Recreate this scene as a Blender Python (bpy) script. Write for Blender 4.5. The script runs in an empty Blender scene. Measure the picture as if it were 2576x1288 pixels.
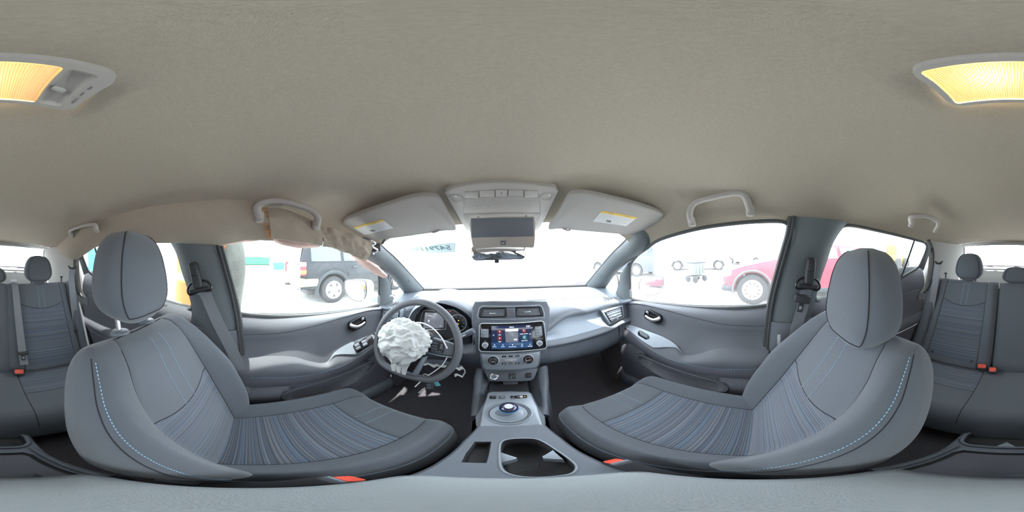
import bpy, bmesh, math, random
import numpy as np
from mathutils import Vector, Matrix, noise as mnoise
random.seed(7); rng = np.random.default_rng(7)
SC = bpy.context.scene; COL = SC.collection
R = math.radians
CZ = 1.20                                   # height of the lens above the ground
YAW, ROLL = R(2.8), R(1.5)                  # the 360 camera is turned a little and leans a little

# ---------------------------------------------------------------- camera, sky, sun, exposure
_f = np.array([math.sin(YAW), math.cos(YAW), 0.]); _r = np.array([math.cos(YAW), -math.sin(YAW), 0.]); _u = np.array([0, 0, 1.])
_r, _u = math.cos(ROLL)*_r - math.sin(ROLL)*_u, math.cos(ROLL)*_u + math.sin(ROLL)*_r
cd = bpy.data.cameras.new('panorama_camera'); cam = bpy.data.objects.new('panorama_camera', cd); COL.objects.link(cam)
cd.type = 'PANO'
try: cd.panorama_type = 'EQUIRECTANGULAR'
except Exception: pass
try: cd.cycles.panorama_type = 'EQUIRECTANGULAR'
except Exception: pass
cd.clip_start = 0.005; cd.clip_end = 500
M = Matrix(((_r[0], _u[0], -_f[0]), (_r[1], _u[1], -_f[1]), (_r[2], _u[2], -_f[2]))).to_4x4()
M.translation = (0, 0, CZ); cam.matrix_world = M
SC.camera = cam
w = bpy.data.worlds.new('overcast_sky'); SC.world = w; w.use_nodes = True
nt = w.node_tree; bg = nt.nodes['Background']
bg.inputs[0].default_value = (0.88, 0.95, 1.04, 1); bg.inputs[1].default_value = 2.3
sl = bpy.data.lights.new('sun_offscreen', 'SUN'); sl.energy = 4.0; sl.angle = R(1.0); sl.color = (1, .97, .92)
so = bpy.data.objects.new('sun_offscreen', sl); COL.objects.link(so)
_az, _el = R(-141), R(80)
so.rotation_euler = Vector((-math.sin(_az)*math.cos(_el), -math.cos(_az)*math.cos(_el), -math.sin(_el))).to_track_quat('-Z', 'Y').to_euler()
so.location = (-6, -8, 12)
vs = SC.view_settings
vs.view_transform = 'Standard'; vs.look = 'None'; vs.gamma = 1; vs.use_curve_mapping = False; vs.exposure = 2.0
SC.cycles.use_denoising = True
SC.cycles.max_bounces = 10; SC.cycles.diffuse_bounces = 6; SC.cycles.transparent_max_bounces = 16

# ---------------------------------------------------------------- measuring: a direction in the panorama to a place in the car
def ray(u, v):
    az = (u-1288)/2576*2*math.pi; el = (644-v)/1288*math.pi
    return math.sin(az)*math.cos(el)*_r + math.cos(az)*math.cos(el)*_f + math.sin(el)*_u
def P(u, v, **k):
    D = ray(u, v); (a, val), = k.items()
    if a == 'h': return D*val/math.hypot(D[0], D[1])
    return D*val/D['xyz'.index(a)]
def PP(u, v, fr, c=0.0):
    """where the sight line meets the plane of a frame (lifted by c along its normal), in the frame's own a, b"""
    D = ray(u, v); o = fr[0] + fr[3]*c
    p = D*(o@fr[3])/(D@fr[3]) - fr[0]
    return p@fr[1], p@fr[2]

# ---------------------------------------------------------------- materials
MATS = {}
def srgb(c): return tuple(((x/255)/12.92 if x/255 < .04045 else ((x/255+.055)/1.055)**2.4) for x in c)
def _nodes(name):
    m = bpy.data.materials.new(name); m.use_nodes = True
    return m, m.node_tree, m.node_tree.nodes['Principled BSDF']
def mat(name, col, rough=.55, metal=0., bump=0., bs=400., var=0., vs_=60., spec=.5, emit=0., ecol=None, coat=0., sheen=0.):
    m, t, b = _nodes(name); N, L = t.nodes, t.links
    b.inputs['Base Color'].default_value = (*col, 1); b.inputs['Roughness'].default_value = rough; b.inputs['Metallic'].default_value = metal
    b.inputs['Specular IOR Level'].default_value = spec
    if coat: b.inputs['Coat Weight'].default_value = coat; b.inputs['Coat Roughness'].default_value = .05
    if sheen: b.inputs['Sheen Weight'].default_value = sheen; b.inputs['Sheen Roughness'].default_value = .5
    if emit: b.inputs['Emission Color'].default_value = (*(ecol or col), 1); b.inputs['Emission Strength'].default_value = emit
    if bump or var:
        tc = N.new('ShaderNodeTexCoord')
    if bump:
        n = N.new('ShaderNodeTexNoise'); n.inputs['Scale'].default_value = bs; n.inputs['Detail'].default_value = 3
        bp = N.new('ShaderNodeBump'); bp.inputs['Strength'].default_value = bump; bp.inputs['Distance'].default_value = .002
        L.new(tc.outputs['Object'], n.inputs['Vector']); L.new(n.outputs['Fac'], bp.inputs['Height']); L.new(bp.outputs['Normal'], b.inputs['Normal'])
    if var:
        n = N.new('ShaderNodeTexNoise'); n.inputs['Scale'].default_value = vs_; n.inputs['Detail'].default_value = 4
        rp = N.new('ShaderNodeMapRange'); rp.inputs[1].default_value = .3; rp.inputs[2].default_value = .7
        rp.inputs[3].default_value = 1-var; rp.inputs[4].default_value = 1+var
        mx = N.new('ShaderNodeVectorMath'); mx.operation = 'SCALE'; mx.inputs[0].default_value = col
        L.new(tc.outputs['Object'], n.inputs['Vector']); L.new(n.outputs['Fac'], rp.inputs[0]); L.new(rp.outputs[0], mx.inputs['Scale'])
        L.new(mx.outputs[0], b.inputs['Base Color'])
    MATS[name] = m; return m
def glassmat(name, refl=.06, dust=.04, tint=(1, 1, 1), dcol=(.9, .9, .88)):
    m = bpy.data.materials.new(name); m.use_nodes = True; t = m.node_tree; N, L = t.nodes, t.links
    N.remove(N['Principled BSDF']); out = N['Material Output']
    tr = N.new('ShaderNodeBsdfTransparent'); tr.inputs[0].default_value = (*tint, 1)
    gl = N.new('ShaderNodeBsdfGlossy'); gl.inputs['Roughness'].default_value = .02
    tl = N.new('ShaderNodeBsdfTranslucent'); tl.inputs[0].default_value = (*dcol, 1)
    m1 = N.new('ShaderNodeMixShader'); m1.inputs[0].default_value = refl
    m2 = N.new('ShaderNodeMixShader')
    tc = N.new('ShaderNodeTexCoord'); n = N.new('ShaderNodeTexNoise'); n.inputs['Scale'].default_value = 9; n.inputs['Detail'].default_value = 6
    mr = N.new('ShaderNodeMapRange'); mr.inputs[1].default_value = .25; mr.inputs[2].default_value = .75; mr.inputs[3].default_value = dust*.5; mr.inputs[4].default_value = dust*1.5
    L.new(tc.outputs['Object'], n.inputs['Vector']); L.new(n.outputs['Fac'], mr.inputs[0]); L.new(mr.outputs[0], m2.inputs[0])
    L.new(tr.outputs[0], m1.inputs[1]); L.new(gl.outputs[0], m1.inputs[2]); L.new(m1.outputs[0], m2.inputs[1]); L.new(tl.outputs[0], m2.inputs[2])
    L.new(m2.outputs[0], out.inputs[0]); MATS[name] = m; return m
def stripemat(name, base, blue, brown, k=1.0):
    """woven cloth with fine lines across the seat: colour follows the v coordinate (metres)"""
    m, t, b = _nodes(name); N, L = t.nodes, t.links
    b.inputs['Roughness'].default_value = .85; b.inputs['Specular IOR Level'].default_value = .25
    b.inputs['Sheen Weight'].default_value = .3
    uv = N.new('ShaderNodeUVMap'); sx = N.new('ShaderNodeSeparateXYZ'); L.new(uv.outputs[0], sx.inputs[0])
    def band(scale, lo, hi, off):
        ma = N.new('ShaderNodeMath'); ma.operation = 'MULTIPLY_ADD'; ma.inputs[1].default_value = scale; ma.inputs[2].default_value = off
        n = N.new('ShaderNodeTexNoise'); n.noise_dimensions = '1D'; n.inputs['Scale'].default_value = 1; n.inputs['Detail'].default_value = 1
        r = N.new('ShaderNodeMapRange'); r.inputs[1].default_value = lo; r.inputs[2].default_value = hi
        L.new(sx.outputs[1], ma.inputs[0]); L.new(ma.outputs[0], n.inputs['W']); L.new(n.outputs['Fac'], r.inputs[0]); return r.outputs[0]
    def mix(fac, a, c):
        x = N.new('ShaderNodeMix'); x.data_type = 'RGBA'; L.new(fac, x.inputs[0])
        if isinstance(a, tuple): x.inputs[6].default_value = (*a, 1)
        else: L.new(a, x.inputs[6])
        x.inputs[7].default_value = (*c, 1); return x.outputs[2]
    c1 = mix(band(150*k, .50, .62, 3.), base, blue)
    c2 = mix(band(130*k, .56, .64, 91.), c1, brown)
    c3 = mix(band(260*k, .56, .66, 41.), c2, tuple(x*.45 for x in base))
    L.new(c3, b.inputs['Base Color'])
    wv = N.new('ShaderNodeMath'); wv.operation = 'MULTIPLY'; wv.inputs[1].default_value = 1800*k
    sn = N.new('ShaderNodeMath'); sn.operation = 'SINE'; L.new(sx.outputs[1], wv.inputs[0]); L.new(wv.outputs[0], sn.inputs[0])
    bp = N.new('ShaderNodeBump'); bp.inputs['Strength'].default_value = .15; bp.inputs['Distance'].default_value = .001
    L.new(sn.outputs[0], bp.inputs['Height']); L.new(bp.outputs[0], b.inputs['Normal'])
    MATS[name] = m; return m

mat('headliner', (0.395, 0.350, 0.285), .95, bump=.5, bs=900, var=.05, vs_=220, spec=.15)
mat('headliner_plastic', (0.385, 0.360, 0.330), .6, bump=.1, bs=1500, spec=.35)
mat('headliner_back', (0.340, 0.240, 0.190), .9, bump=.4, bs=300, var=.15, vs_=40)
mat('visor', (0.385, 0.365, 0.340), .85, bump=.45, bs=1200, var=.04, vs_=300, spec=.2)
mat('pillar_light', (0.390, 0.385, 0.360), .75, bump=.15, bs=900, spec=.3)
mat('fabric', (0.105, 0.117, 0.135), .92, bump=.35, bs=1600, var=.12, vs_=900, spec=.2, sheen=.25)
stripemat('stripe', (.088, .100, .130), (.120, .178, .240), (.170, .156, .155), 1.6)
mat('seam', (.02, .02, .025), .9)
mat('stitch_blue', (.30, .55, .72), .7)
mat('piping', (.17, .21, .26), .6)
mat('dash', (0.122, 0.138, 0.165), .48, bump=.2, bs=1400, spec=.5)
mat('dash_top', (0.122, 0.138, 0.165), .40, bump=.15, bs=1400, spec=.65)
mat('door_soft', (0.120, 0.127, 0.145), .58, bump=.2, bs=1200, spec=.4)
mat('door_hard', (0.105, 0.107, 0.128), .5, bump=.2, bs=1500, spec=.4)
mat('silver_trim', (0.250, 0.290, 0.340), .46, metal=.2)
mat('satin_trim', (0.280, 0.315, 0.360), .38, metal=.25)
mat('bright_rim', (0.600, 0.630, 0.690), .30, metal=.15)
mat('chrome', (.80, .80, .83), .16, metal=.75)
mat('black_gloss', (.012, .012, .014), .12, spec=.5)
mat('black', (0.030, 0.030, 0.034), .6)
mat('rubber', (0.050, 0.050, 0.054), .8)
mat('pillar', (0.120, 0.138, 0.146), .55, bump=.2, bs=1300, spec=.35)
mat('seal', (0.060, 0.064, 0.066), .7)
mat('carpet', (0.095, 0.090, 0.100), 1., bump=.9, bs=700, var=.35, vs_=300, spec=.1)
mat('belt', (0.190, 0.200, 0.220), .6, bump=.4, bs=1500, spec=.4)
mat('red_button', (.80, .10, .06), .35)
mat('white_print', (0.600, 0.620, 0.660), .6)
mat('orange_light', (1., .38, .04), .5, emit=1.2, ecol=(1., .38, .05))
mat('red_light', (.9, .05, .08), .5, emit=.6, ecol=(.9, .05, .08))
mat('slat', (.20, .22, .25), .5)
mat('airbag', (0.600, 0.620, 0.620), .8, bump=.3, bs=900, spec=.2)
mat('curtain_bag', (0.580, 0.410, 0.360), .75, bump=.3, bs=700, var=.08, vs_=25, spec=.3)
mat('torn_fibre', (.48, .26, .12), .95, var=.3, vs_=90)
mat('label_white', (0.620, 0.630, 0.620), .6)
mat('label_yellow', (0.680, 0.460, 0.080), .6)
mat('ink', (.10, .10, .11), .7)
mat('ink_grey', (.42, .42, .42), .7)
mat('tie_white', (.85, .86, .88), .45)
mat('teal_tag', (.12, .42, .50), .5)
mat('car_white', (.84, .85, .86), .25, coat=.6)
mat('mirror_glass', (.93, .94, .95), .02, metal=1.)
mat('screen_navy', (.012, .018, .05), .15, emit=.05, ecol=(.06, .10, .28))
mat('screen_blue', (.015, .03, .08), .2, emit=.06, ecol=(.08, .25, .60))
mat('screen_grey', (.07, .08, .10), .2, emit=.10, ecol=(.35, .38, .44))
mat('screen_text', (.7, .75, .8), .4, emit=.35, ecol=(.85, .92, 1.))
mat('screen_red', (.10, .01, .018), .3, emit=.05, ecol=(.7, .08, .10))
mat('screen_teal', (.02, .08, .10), .3, emit=.06, ecol=(.1, .55, .6))
mat('knob_purple', (.045, .04, .09), .08, metal=.3, coat=1.)
mat('knob_blue', (.04, .35, .75), .2)
mat('red_print', (.55, .04, .05), .5)
def lensmat(name, col):
    m = bpy.data.materials.new(name); m.use_nodes = True; t = m.node_tree; N, L = t.nodes, t.links; N.remove(N['Principled BSDF'])
    tl = N.new('ShaderNodeBsdfTranslucent'); tl.inputs[0].default_value = (*col, 1); df = N.new('ShaderNodeBsdfDiffuse'); df.inputs[0].default_value = (*col, 1)
    mx = N.new('ShaderNodeMixShader'); mx.inputs[0].default_value = .45; L.new(tl.outputs[0], mx.inputs[1]); L.new(df.outputs[0], mx.inputs[2]); L.new(mx.outputs[0], N['Material Output'].inputs[0]); MATS[name] = m
lensmat('amber_lens', (.95, .84, .66))

glassmat('windscreen', .05, .03, (.97, 1., .98))
glassmat('door_glass', .05, .014, (.93, .98, .95))
glassmat('door_glass_dusty', .05, .045, (.95, .97, .96))
glassmat('rear_glass', .05, .05, (.95, .97, .96))

# ---------------------------------------------------------------- building
ORG = {}
def A(*p): return np.array(p, float)
def setp(o, label=None, cat=None, group=None, kind=None):
    if label: o['label'] = label
    if cat: o['category'] = cat
    if group: o['group'] = group
    if kind: o['kind'] = kind
    return o
def T(name, label, cat, base, group=None, kind=None):
    o = bpy.data.objects.new(name, None); COL.objects.link(o); o.empty_display_size = .05
    b = A(*base) + A(0, 0, CZ); o.location = b; ORG[o.name] = b
    return setp(o, label, cat, group, kind)
def O(name, vf, m, parent=None, label=None, cat=None, group=None, kind=None, smooth=True, ang=50):
    """one mesh object from (verts, faces[, uv]) given in car coordinates; its origin is its own base or, for a part, its parent's"""
    V, F = np.asarray(vf[0], float), vf[1]; uv = vf[2] if len(vf) > 2 else None
    if parent is None:
        b = A((V[:, 0].min()+V[:, 0].max())/2, (V[:, 1].min()+V[:, 1].max())/2, V[:, 2].min()) + A(0, 0, CZ)
    else: b = ORG[parent.name]
    me = bpy.data.meshes.new(name); me.from_pydata((V + A(0, 0, CZ) - b).tolist(), [], [tuple(int(i) for i in f) for f in F])
    if uv is not None:
        l = me.uv_layers.new(name='UVMap'); idx = np.empty(len(me.loops), int); me.loops.foreach_get('vertex_index', idx)
        l.data.foreach_set('uv', np.asarray(uv, float)[idx].ravel())
    if smooth:
        me.polygons.foreach_set('use_smooth', [True]*len(me.polygons))
        try: me.set_sharp_from_angle(angle=R(ang))
        except Exception: pass
    me.materials.append(MATS[m]); me.update()
    o = bpy.data.objects.new(name, me); COL.objects.link(o)
    if parent is None: o.location = b
    else: o.parent = parent
    ORG[o.name] = b
    return setp(o, label, cat, group, kind)
def join(*vfs):
    V, F, U, n = [], [], [], 0; has = all(len(x) > 2 for x in vfs)
    for x in vfs:
        V.append(np.asarray(x[0], float)); F += [tuple(i+n for i in f) for f in x[1]]; n += len(x[0])
        if has: U.append(np.asarray(x[2], float))
    return (np.vstack(V), F, np.vstack(U)) if has else (np.vstack(V), F)
def mirror(vf): return (np.asarray(vf[0], float)*A(-1, 1, 1), [tuple(reversed(f)) for f in vf[1]], *vf[2:])
def nrm(v): v = np.asarray(v, float); return v/np.linalg.norm(v)
def frame(o, n, up=(0, 0, 1)):
    """origin, a (to the viewer's right when n points at the viewer), b (up), n"""
    n = nrm(n); a = nrm(np.cross(up, n)); return (np.asarray(o, float), a, np.cross(n, a), n)
def loc(fr, a, b, c=0.): return fr[0] + fr[1]*a + fr[2]*b + fr[3]*c
def sub(fr, a, b, c=0.): return (loc(fr, a, b, c), fr[1], fr[2], fr[3])
def spin(fr, d):
    c, s = math.cos(R(d)), math.sin(R(d)); return (fr[0], fr[1]*c+fr[2]*s, fr[2]*c-fr[1]*s, fr[3])
def smooth(x): x = np.clip(x, 0, 1); return x*x*(3-2*x)
def itp(pts):
    """smooth curve y(x) through points, any order"""
    p = sorted(pts); xs = A(*[q[0] for q in p]); ys = A(*[q[1] for q in p])
    h = np.diff(xs); dl = np.diff(ys)/h; m = np.concatenate([[dl[0]], (dl[1:]+dl[:-1])/2, [dl[-1]]])
    m[1:-1][dl[1:]*dl[:-1] <= 0] = 0
    def f(x):
        x = np.asarray(x, float); k = np.clip(np.searchsorted(xs, x)-1, 0, len(h)-1); t = np.clip((x-xs[k])/h[k], -.3, 1.3)
        return (2*t**3-3*t**2+1)*ys[k] + (t**3-2*t**2+t)*h[k]*m[k] + (-2*t**3+3*t**2)*ys[k+1] + (t**3-t**2)*h[k]*m[k+1]
    return f
def spline(pts, n=40, closed=False):
    p = np.asarray(pts, float)
    if closed: p = np.vstack([p[-1], p, p[0], p[1]])
    else: p = np.vstack([2*p[0]-p[1], p, 2*p[-1]-p[-2]])
    out = []; m = len(p)-3
    for t in np.linspace(0, m, n, endpoint=not closed):
        k = min(int(t), m-1); f = t-k; a, b, c, d = p[k:k+4]
        out.append(.5*((2*b)+(c-a)*f+(2*a-5*b+4*c-d)*f*f+(3*b-3*c+d-a)*f**3))
    return np.array(out)
def grid(V, uv=None):
    nu, nv = V.shape[:2]; F = [(i*nv+j, (i+1)*nv+j, (i+1)*nv+j+1, i*nv+j+1) for i in range(nu-1) for j in range(nv-1)]
    r = (V.reshape(-1, 3), F); return r + (uv.reshape(-1, 2),) if uv is not None else r
def loft(rings, closed=True, caps=True):
    V = np.asarray(rings, float); m, n = V.shape[:2]
    F = [(i*n+j, i*n+(j+1) % n, (i+1)*n+(j+1) % n, (i+1)*n+j) for i in range(m-1) for j in range(n if closed else n-1)]
    if caps and closed: F += [tuple(reversed(range(n))), tuple(range((m-1)*n, m*n))]
    return V.reshape(-1, 3), F
def tube(pts, r, n=8, closed=False, flat=None):
    """round tube along points; r may be a list; flat=(direction, scale) squeezes it along a direction"""
    p = np.asarray(pts, float); m = len(p); r = np.broadcast_to(np.asarray(r, float), (m,))
    tg = np.gradient(p, axis=0) if not closed else np.roll(p, -1, 0)-np.roll(p, 1, 0)
    tg /= np.linalg.norm(tg, axis=1)[:, None]
    a = np.cross(tg[0], (0, 0, 1) if abs(tg[0][2]) < .9 else (1, 0, 0)); a = nrm(a); rings = []
    for i in range(m):
        a = nrm(a - tg[i]*(a@tg[i])); b = np.cross(tg[i], a); ring = []
        for k in range(n):
            t = 2*math.pi*k/n; d = (a*math.cos(t)+b*math.sin(t))*r[i]
            if flat is not None: f = nrm(flat[0]); d = d - f*(d@f)*(1-flat[1])
            ring.append(p[i]+d)
        rings.append(ring)
    if closed:
        V = np.asarray(rings).reshape(-1, 3)
        return V, [(i*n+j, i*n+(j+1) % n, ((i+1) % m)*n+(j+1) % n, ((i+1) % m)*n+j) for i in range(m) for j in range(n)]
    return loft(rings)
def ribbon(pts, wide, w, t):
    p = np.asarray(pts, float); m = len(p); wd = np.broadcast_to(np.asarray(wide, float), (m, 3)); ww = np.broadcast_to(np.asarray(w, float), (m,))
    tg = np.gradient(p, axis=0); rings = []
    for i in range(m):
        T_ = nrm(tg[i]); a = nrm(wd[i]-T_*(wd[i]@T_)); n = np.cross(T_, a)
        rings.append([p[i]+a*ww[i]/2*s+n*t/2*q for s, q in ((-1, -1), (1, -1), (1, 1), (-1, 1))])
    return loft(rings)
def rrect(w, h, r, n=4):
    out = []; r = min(r, w/2-1e-5, h/2-1e-5)
    for cx, cy, a0 in ((w/2-r, h/2-r, 0), (-w/2+r, h/2-r, 90), (-w/2+r, -h/2+r, 180), (w/2-r, -h/2+r, 270)):
        for k in range(n+1): t = R(a0+90*k/n); out.append((cx+r*math.cos(t), cy+r*math.sin(t)))
    return out
def inset(o, d):
    o = np.asarray(o, float); e = np.roll(o, -1, 0)-o; ln = np.linalg.norm(e, axis=1)[:, None]; e = e/np.maximum(ln, 1e-9)
    nn = np.stack([-e[:, 1], e[:, 0]], 1); ar = .5*np.sum(o[:, 0]*np.roll(o[:, 1], -1)-np.roll(o[:, 0], -1)*o[:, 1])
    if ar < 0: nn = -nn
    v = nn+np.roll(nn, 1, 0); v = v/np.maximum((v*v).sum(1)[:, None]/2, .35)
    return o+v*d
def plate(fr, out, t, r=.002, back=0.):
    """a slab with the given outline, from back to t along the frame's normal, its top rim rounded by r"""
    o = np.asarray(out, float); lv = [(o, back), (o, t-r), (inset(o, r*.3), t-r*.3), (inset(o, r), t)]
    rings = [[loc(fr, a, b, c) for a, b in q] for q, c in lv]; return loft(rings)
def ringplate(fr, out, wdt, t, r=.001, back=0.):
    o = np.asarray(out, float); i = inset(o, wdt)
    lv = [(i, back), (o, back), (o, t-r), (inset(o, r), t), (inset(o, wdt-r), t), (i, t-r), (i, back)]
    return loft([[loc(fr, a, b, c) for a, b in q] for q, c in lv], caps=False)
def rbox(fr, sx, sy, sz, r=.003, seg=2):
    bm = bmesh.new(); bmesh.ops.create_cube(bm, size=1.)
    for v in bm.verts: v.co = Vector((v.co.x*sx, v.co.y*sy, v.co.z*sz))
    if r > 0: bmesh.ops.bevel(bm, geom=bm.edges[:], offset=min(r, .49*min(sx, sy, sz)), segments=seg, profile=.5, affect='EDGES')
    bm.verts.index_update(); V = [loc(fr, *v.co) for v in bm.verts]; F = [tuple(v.index for v in f.verts) for f in bm.faces]; bm.free()
    return np.array(V), F
XYZ = (A(0, 0, 0), A(1, 0, 0), A(0, 1, 0), A(0, 0, 1))
def at(x, y, z): return (A(x, y, z),)+XYZ[1:]
def lathe(fr, prof, n=24):
    V, F = [], []; m = len(prof)
    for r, c in prof:
        for k in range(n): t = 2*math.pi*k/n; V.append(loc(fr, r*math.cos(t), r*math.sin(t), c))
    F = [(i*n+k, i*n+(k+1) % n, (i+1)*n+(k+1) % n, (i+1)*n+k) for i in range(m-1) for k in range(n)]
    F += [tuple(reversed(range(n))), tuple(range((m-1)*n, m*n))]
    return np.array(V), F
def letters(s, size, fr, depth=.0003, align='CENTER', squeeze=1., bold=0.):
    c = bpy.data.curves.new('t', 'FONT'); c.body = s; c.size = size; c.align_x = align; c.align_y = 'CENTER'; c.extrude = depth; c.resolution_u = 2; c.offset = bold
    o = bpy.data.objects.new('t', c); COL.objects.link(o); bpy.context.view_layer.update()
    me = bpy.data.meshes.new_from_object(o.evaluated_get(bpy.context.evaluated_depsgraph_get()))
    V = np.array([loc(fr, v.co.x*squeeze, v.co.y, v.co.z) for v in me.vertices]); F = [tuple(p.vertices) for p in me.polygons]
    bpy.data.objects.remove(o); bpy.data.curves.remove(c); bpy.data.meshes.remove(me); return V, F
def dashes(pts, ln, gap, w, t=.0012):
    """a row of short raised stitches along a curve"""
    p = np.asarray(pts, float); s = np.concatenate([[0], np.cumsum(np.linalg.norm(np.diff(p, axis=0), axis=1))]); out = []
    def q(d): return A(*[np.interp(d, s, p[:, k]) for k in range(3)])
    d = 0
    while d+ln < s[-1]: out.append(tube([q(d), q(d+ln/2), q(d+ln)], [w*.5, w, w*.5], 4)); d += ln+gap
    return join(*out)
def fbm(p, s, o=3): return mnoise.fractal(Vector(p)*s, 1., 2., o)

# ================================================================= THE CABIN SHELL
ST = dict(kind='structure')
hl_zc = itp([(.80, .142), (.72, .180), (.6, .228), (.45, .268), (.25, .293), (0, .30), (-.4, .305), (-.8, .292), (-1.1, .262), (-1.35, .215), (-1.60, .135)])
hl_zr = itp([(.60, -.005), (.56, .015), (.459, .058), (.257, .098), (.094, .114), (-.11, .12), (-.355, .122), (-.7, .105), (-1.03, .083), (-1.32, .05)])
hl_w = itp([(.60, .600), (.3, .620), (-.3, .625), (-1.0, .615), (-1.32, .575)])
def hl(a, s):
    """headliner: a across (-1..1), s from the windscreen header (0) to the tailgate (1)"""
    a, s = np.asarray(a, float), np.asarray(s, float)
    yc = .785 + (-1.60-.785)*s; yr = .575 + (-1.30-.575)*s
    x = hl_w(yr)*a; z = hl_zr(yr) + (hl_zc(yc)-hl_zr(yr))*np.maximum(1-np.abs(a)**(3+4*smooth((.30-s)/.30)), 0)**(1/1.2)
    return np.stack([x, yc+(yr-yc)*a*a, z], -1)
def hlz(x, y):
    s = .5; a = 0.
    for _ in range(12):
        p = hl(a, s); a = np.clip(a+(x-p[0])/.62, -1, 1); s = np.clip(s-(y-p[1])/2.2, 0, 1)
    return float(hl(a, s)[2])
_a = np.sin(np.linspace(-math.pi/2, math.pi/2, 73)); _s = np.linspace(0, 1, 90)
AA, SS = np.meshgrid(_a, _s, indexing='ij'); HV = hl(AA, SS)
# shallow troughs that run back from the header on both sides of the overhead console
for sx in (-1, 1):
    d = (HV[..., 0]-sx*.205)/.05; HV[..., 2] += .012*np.exp(-d*d)*smooth((HV[..., 1]-.36)/.2)
ceil = O('ceiling', grid(HV), 'headliner', label='beige woven headliner over the whole cabin', **ST)
for sx in (-1, 1):
    e_ = hl(np.full(60, float(sx)), np.linspace(0, 1, 60)); O('rail_edge', grid(np.stack([e_, e_+A(sx*.03, 0, -.004), e_+A(sx*.06, 0, .010)], 1)), 'headliner', ceil)
# windscreen
def wsb(t): return A(.69*t, 1.29-.17*t*t, -.255)
wst = lambda t: hl(t*.93, 0) + A(0, .012, .004)
tt = np.linspace(-1, 1, 25)
V = np.array([[wsb(t)*(1-k)+wst(t)*k + A(0, .02, .012)*math.sin(k*math.pi) for k in np.linspace(0, 1, 12)] for t in tt])
win1 = O('window_1', grid(V), 'windscreen', label='wide raked windscreen pane above the dashboard', **ST)
O('glass_edge_band', tube([wsb(t)+A(0, -.012, .004) for t in tt], .010, 6), 'black', win1)
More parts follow.
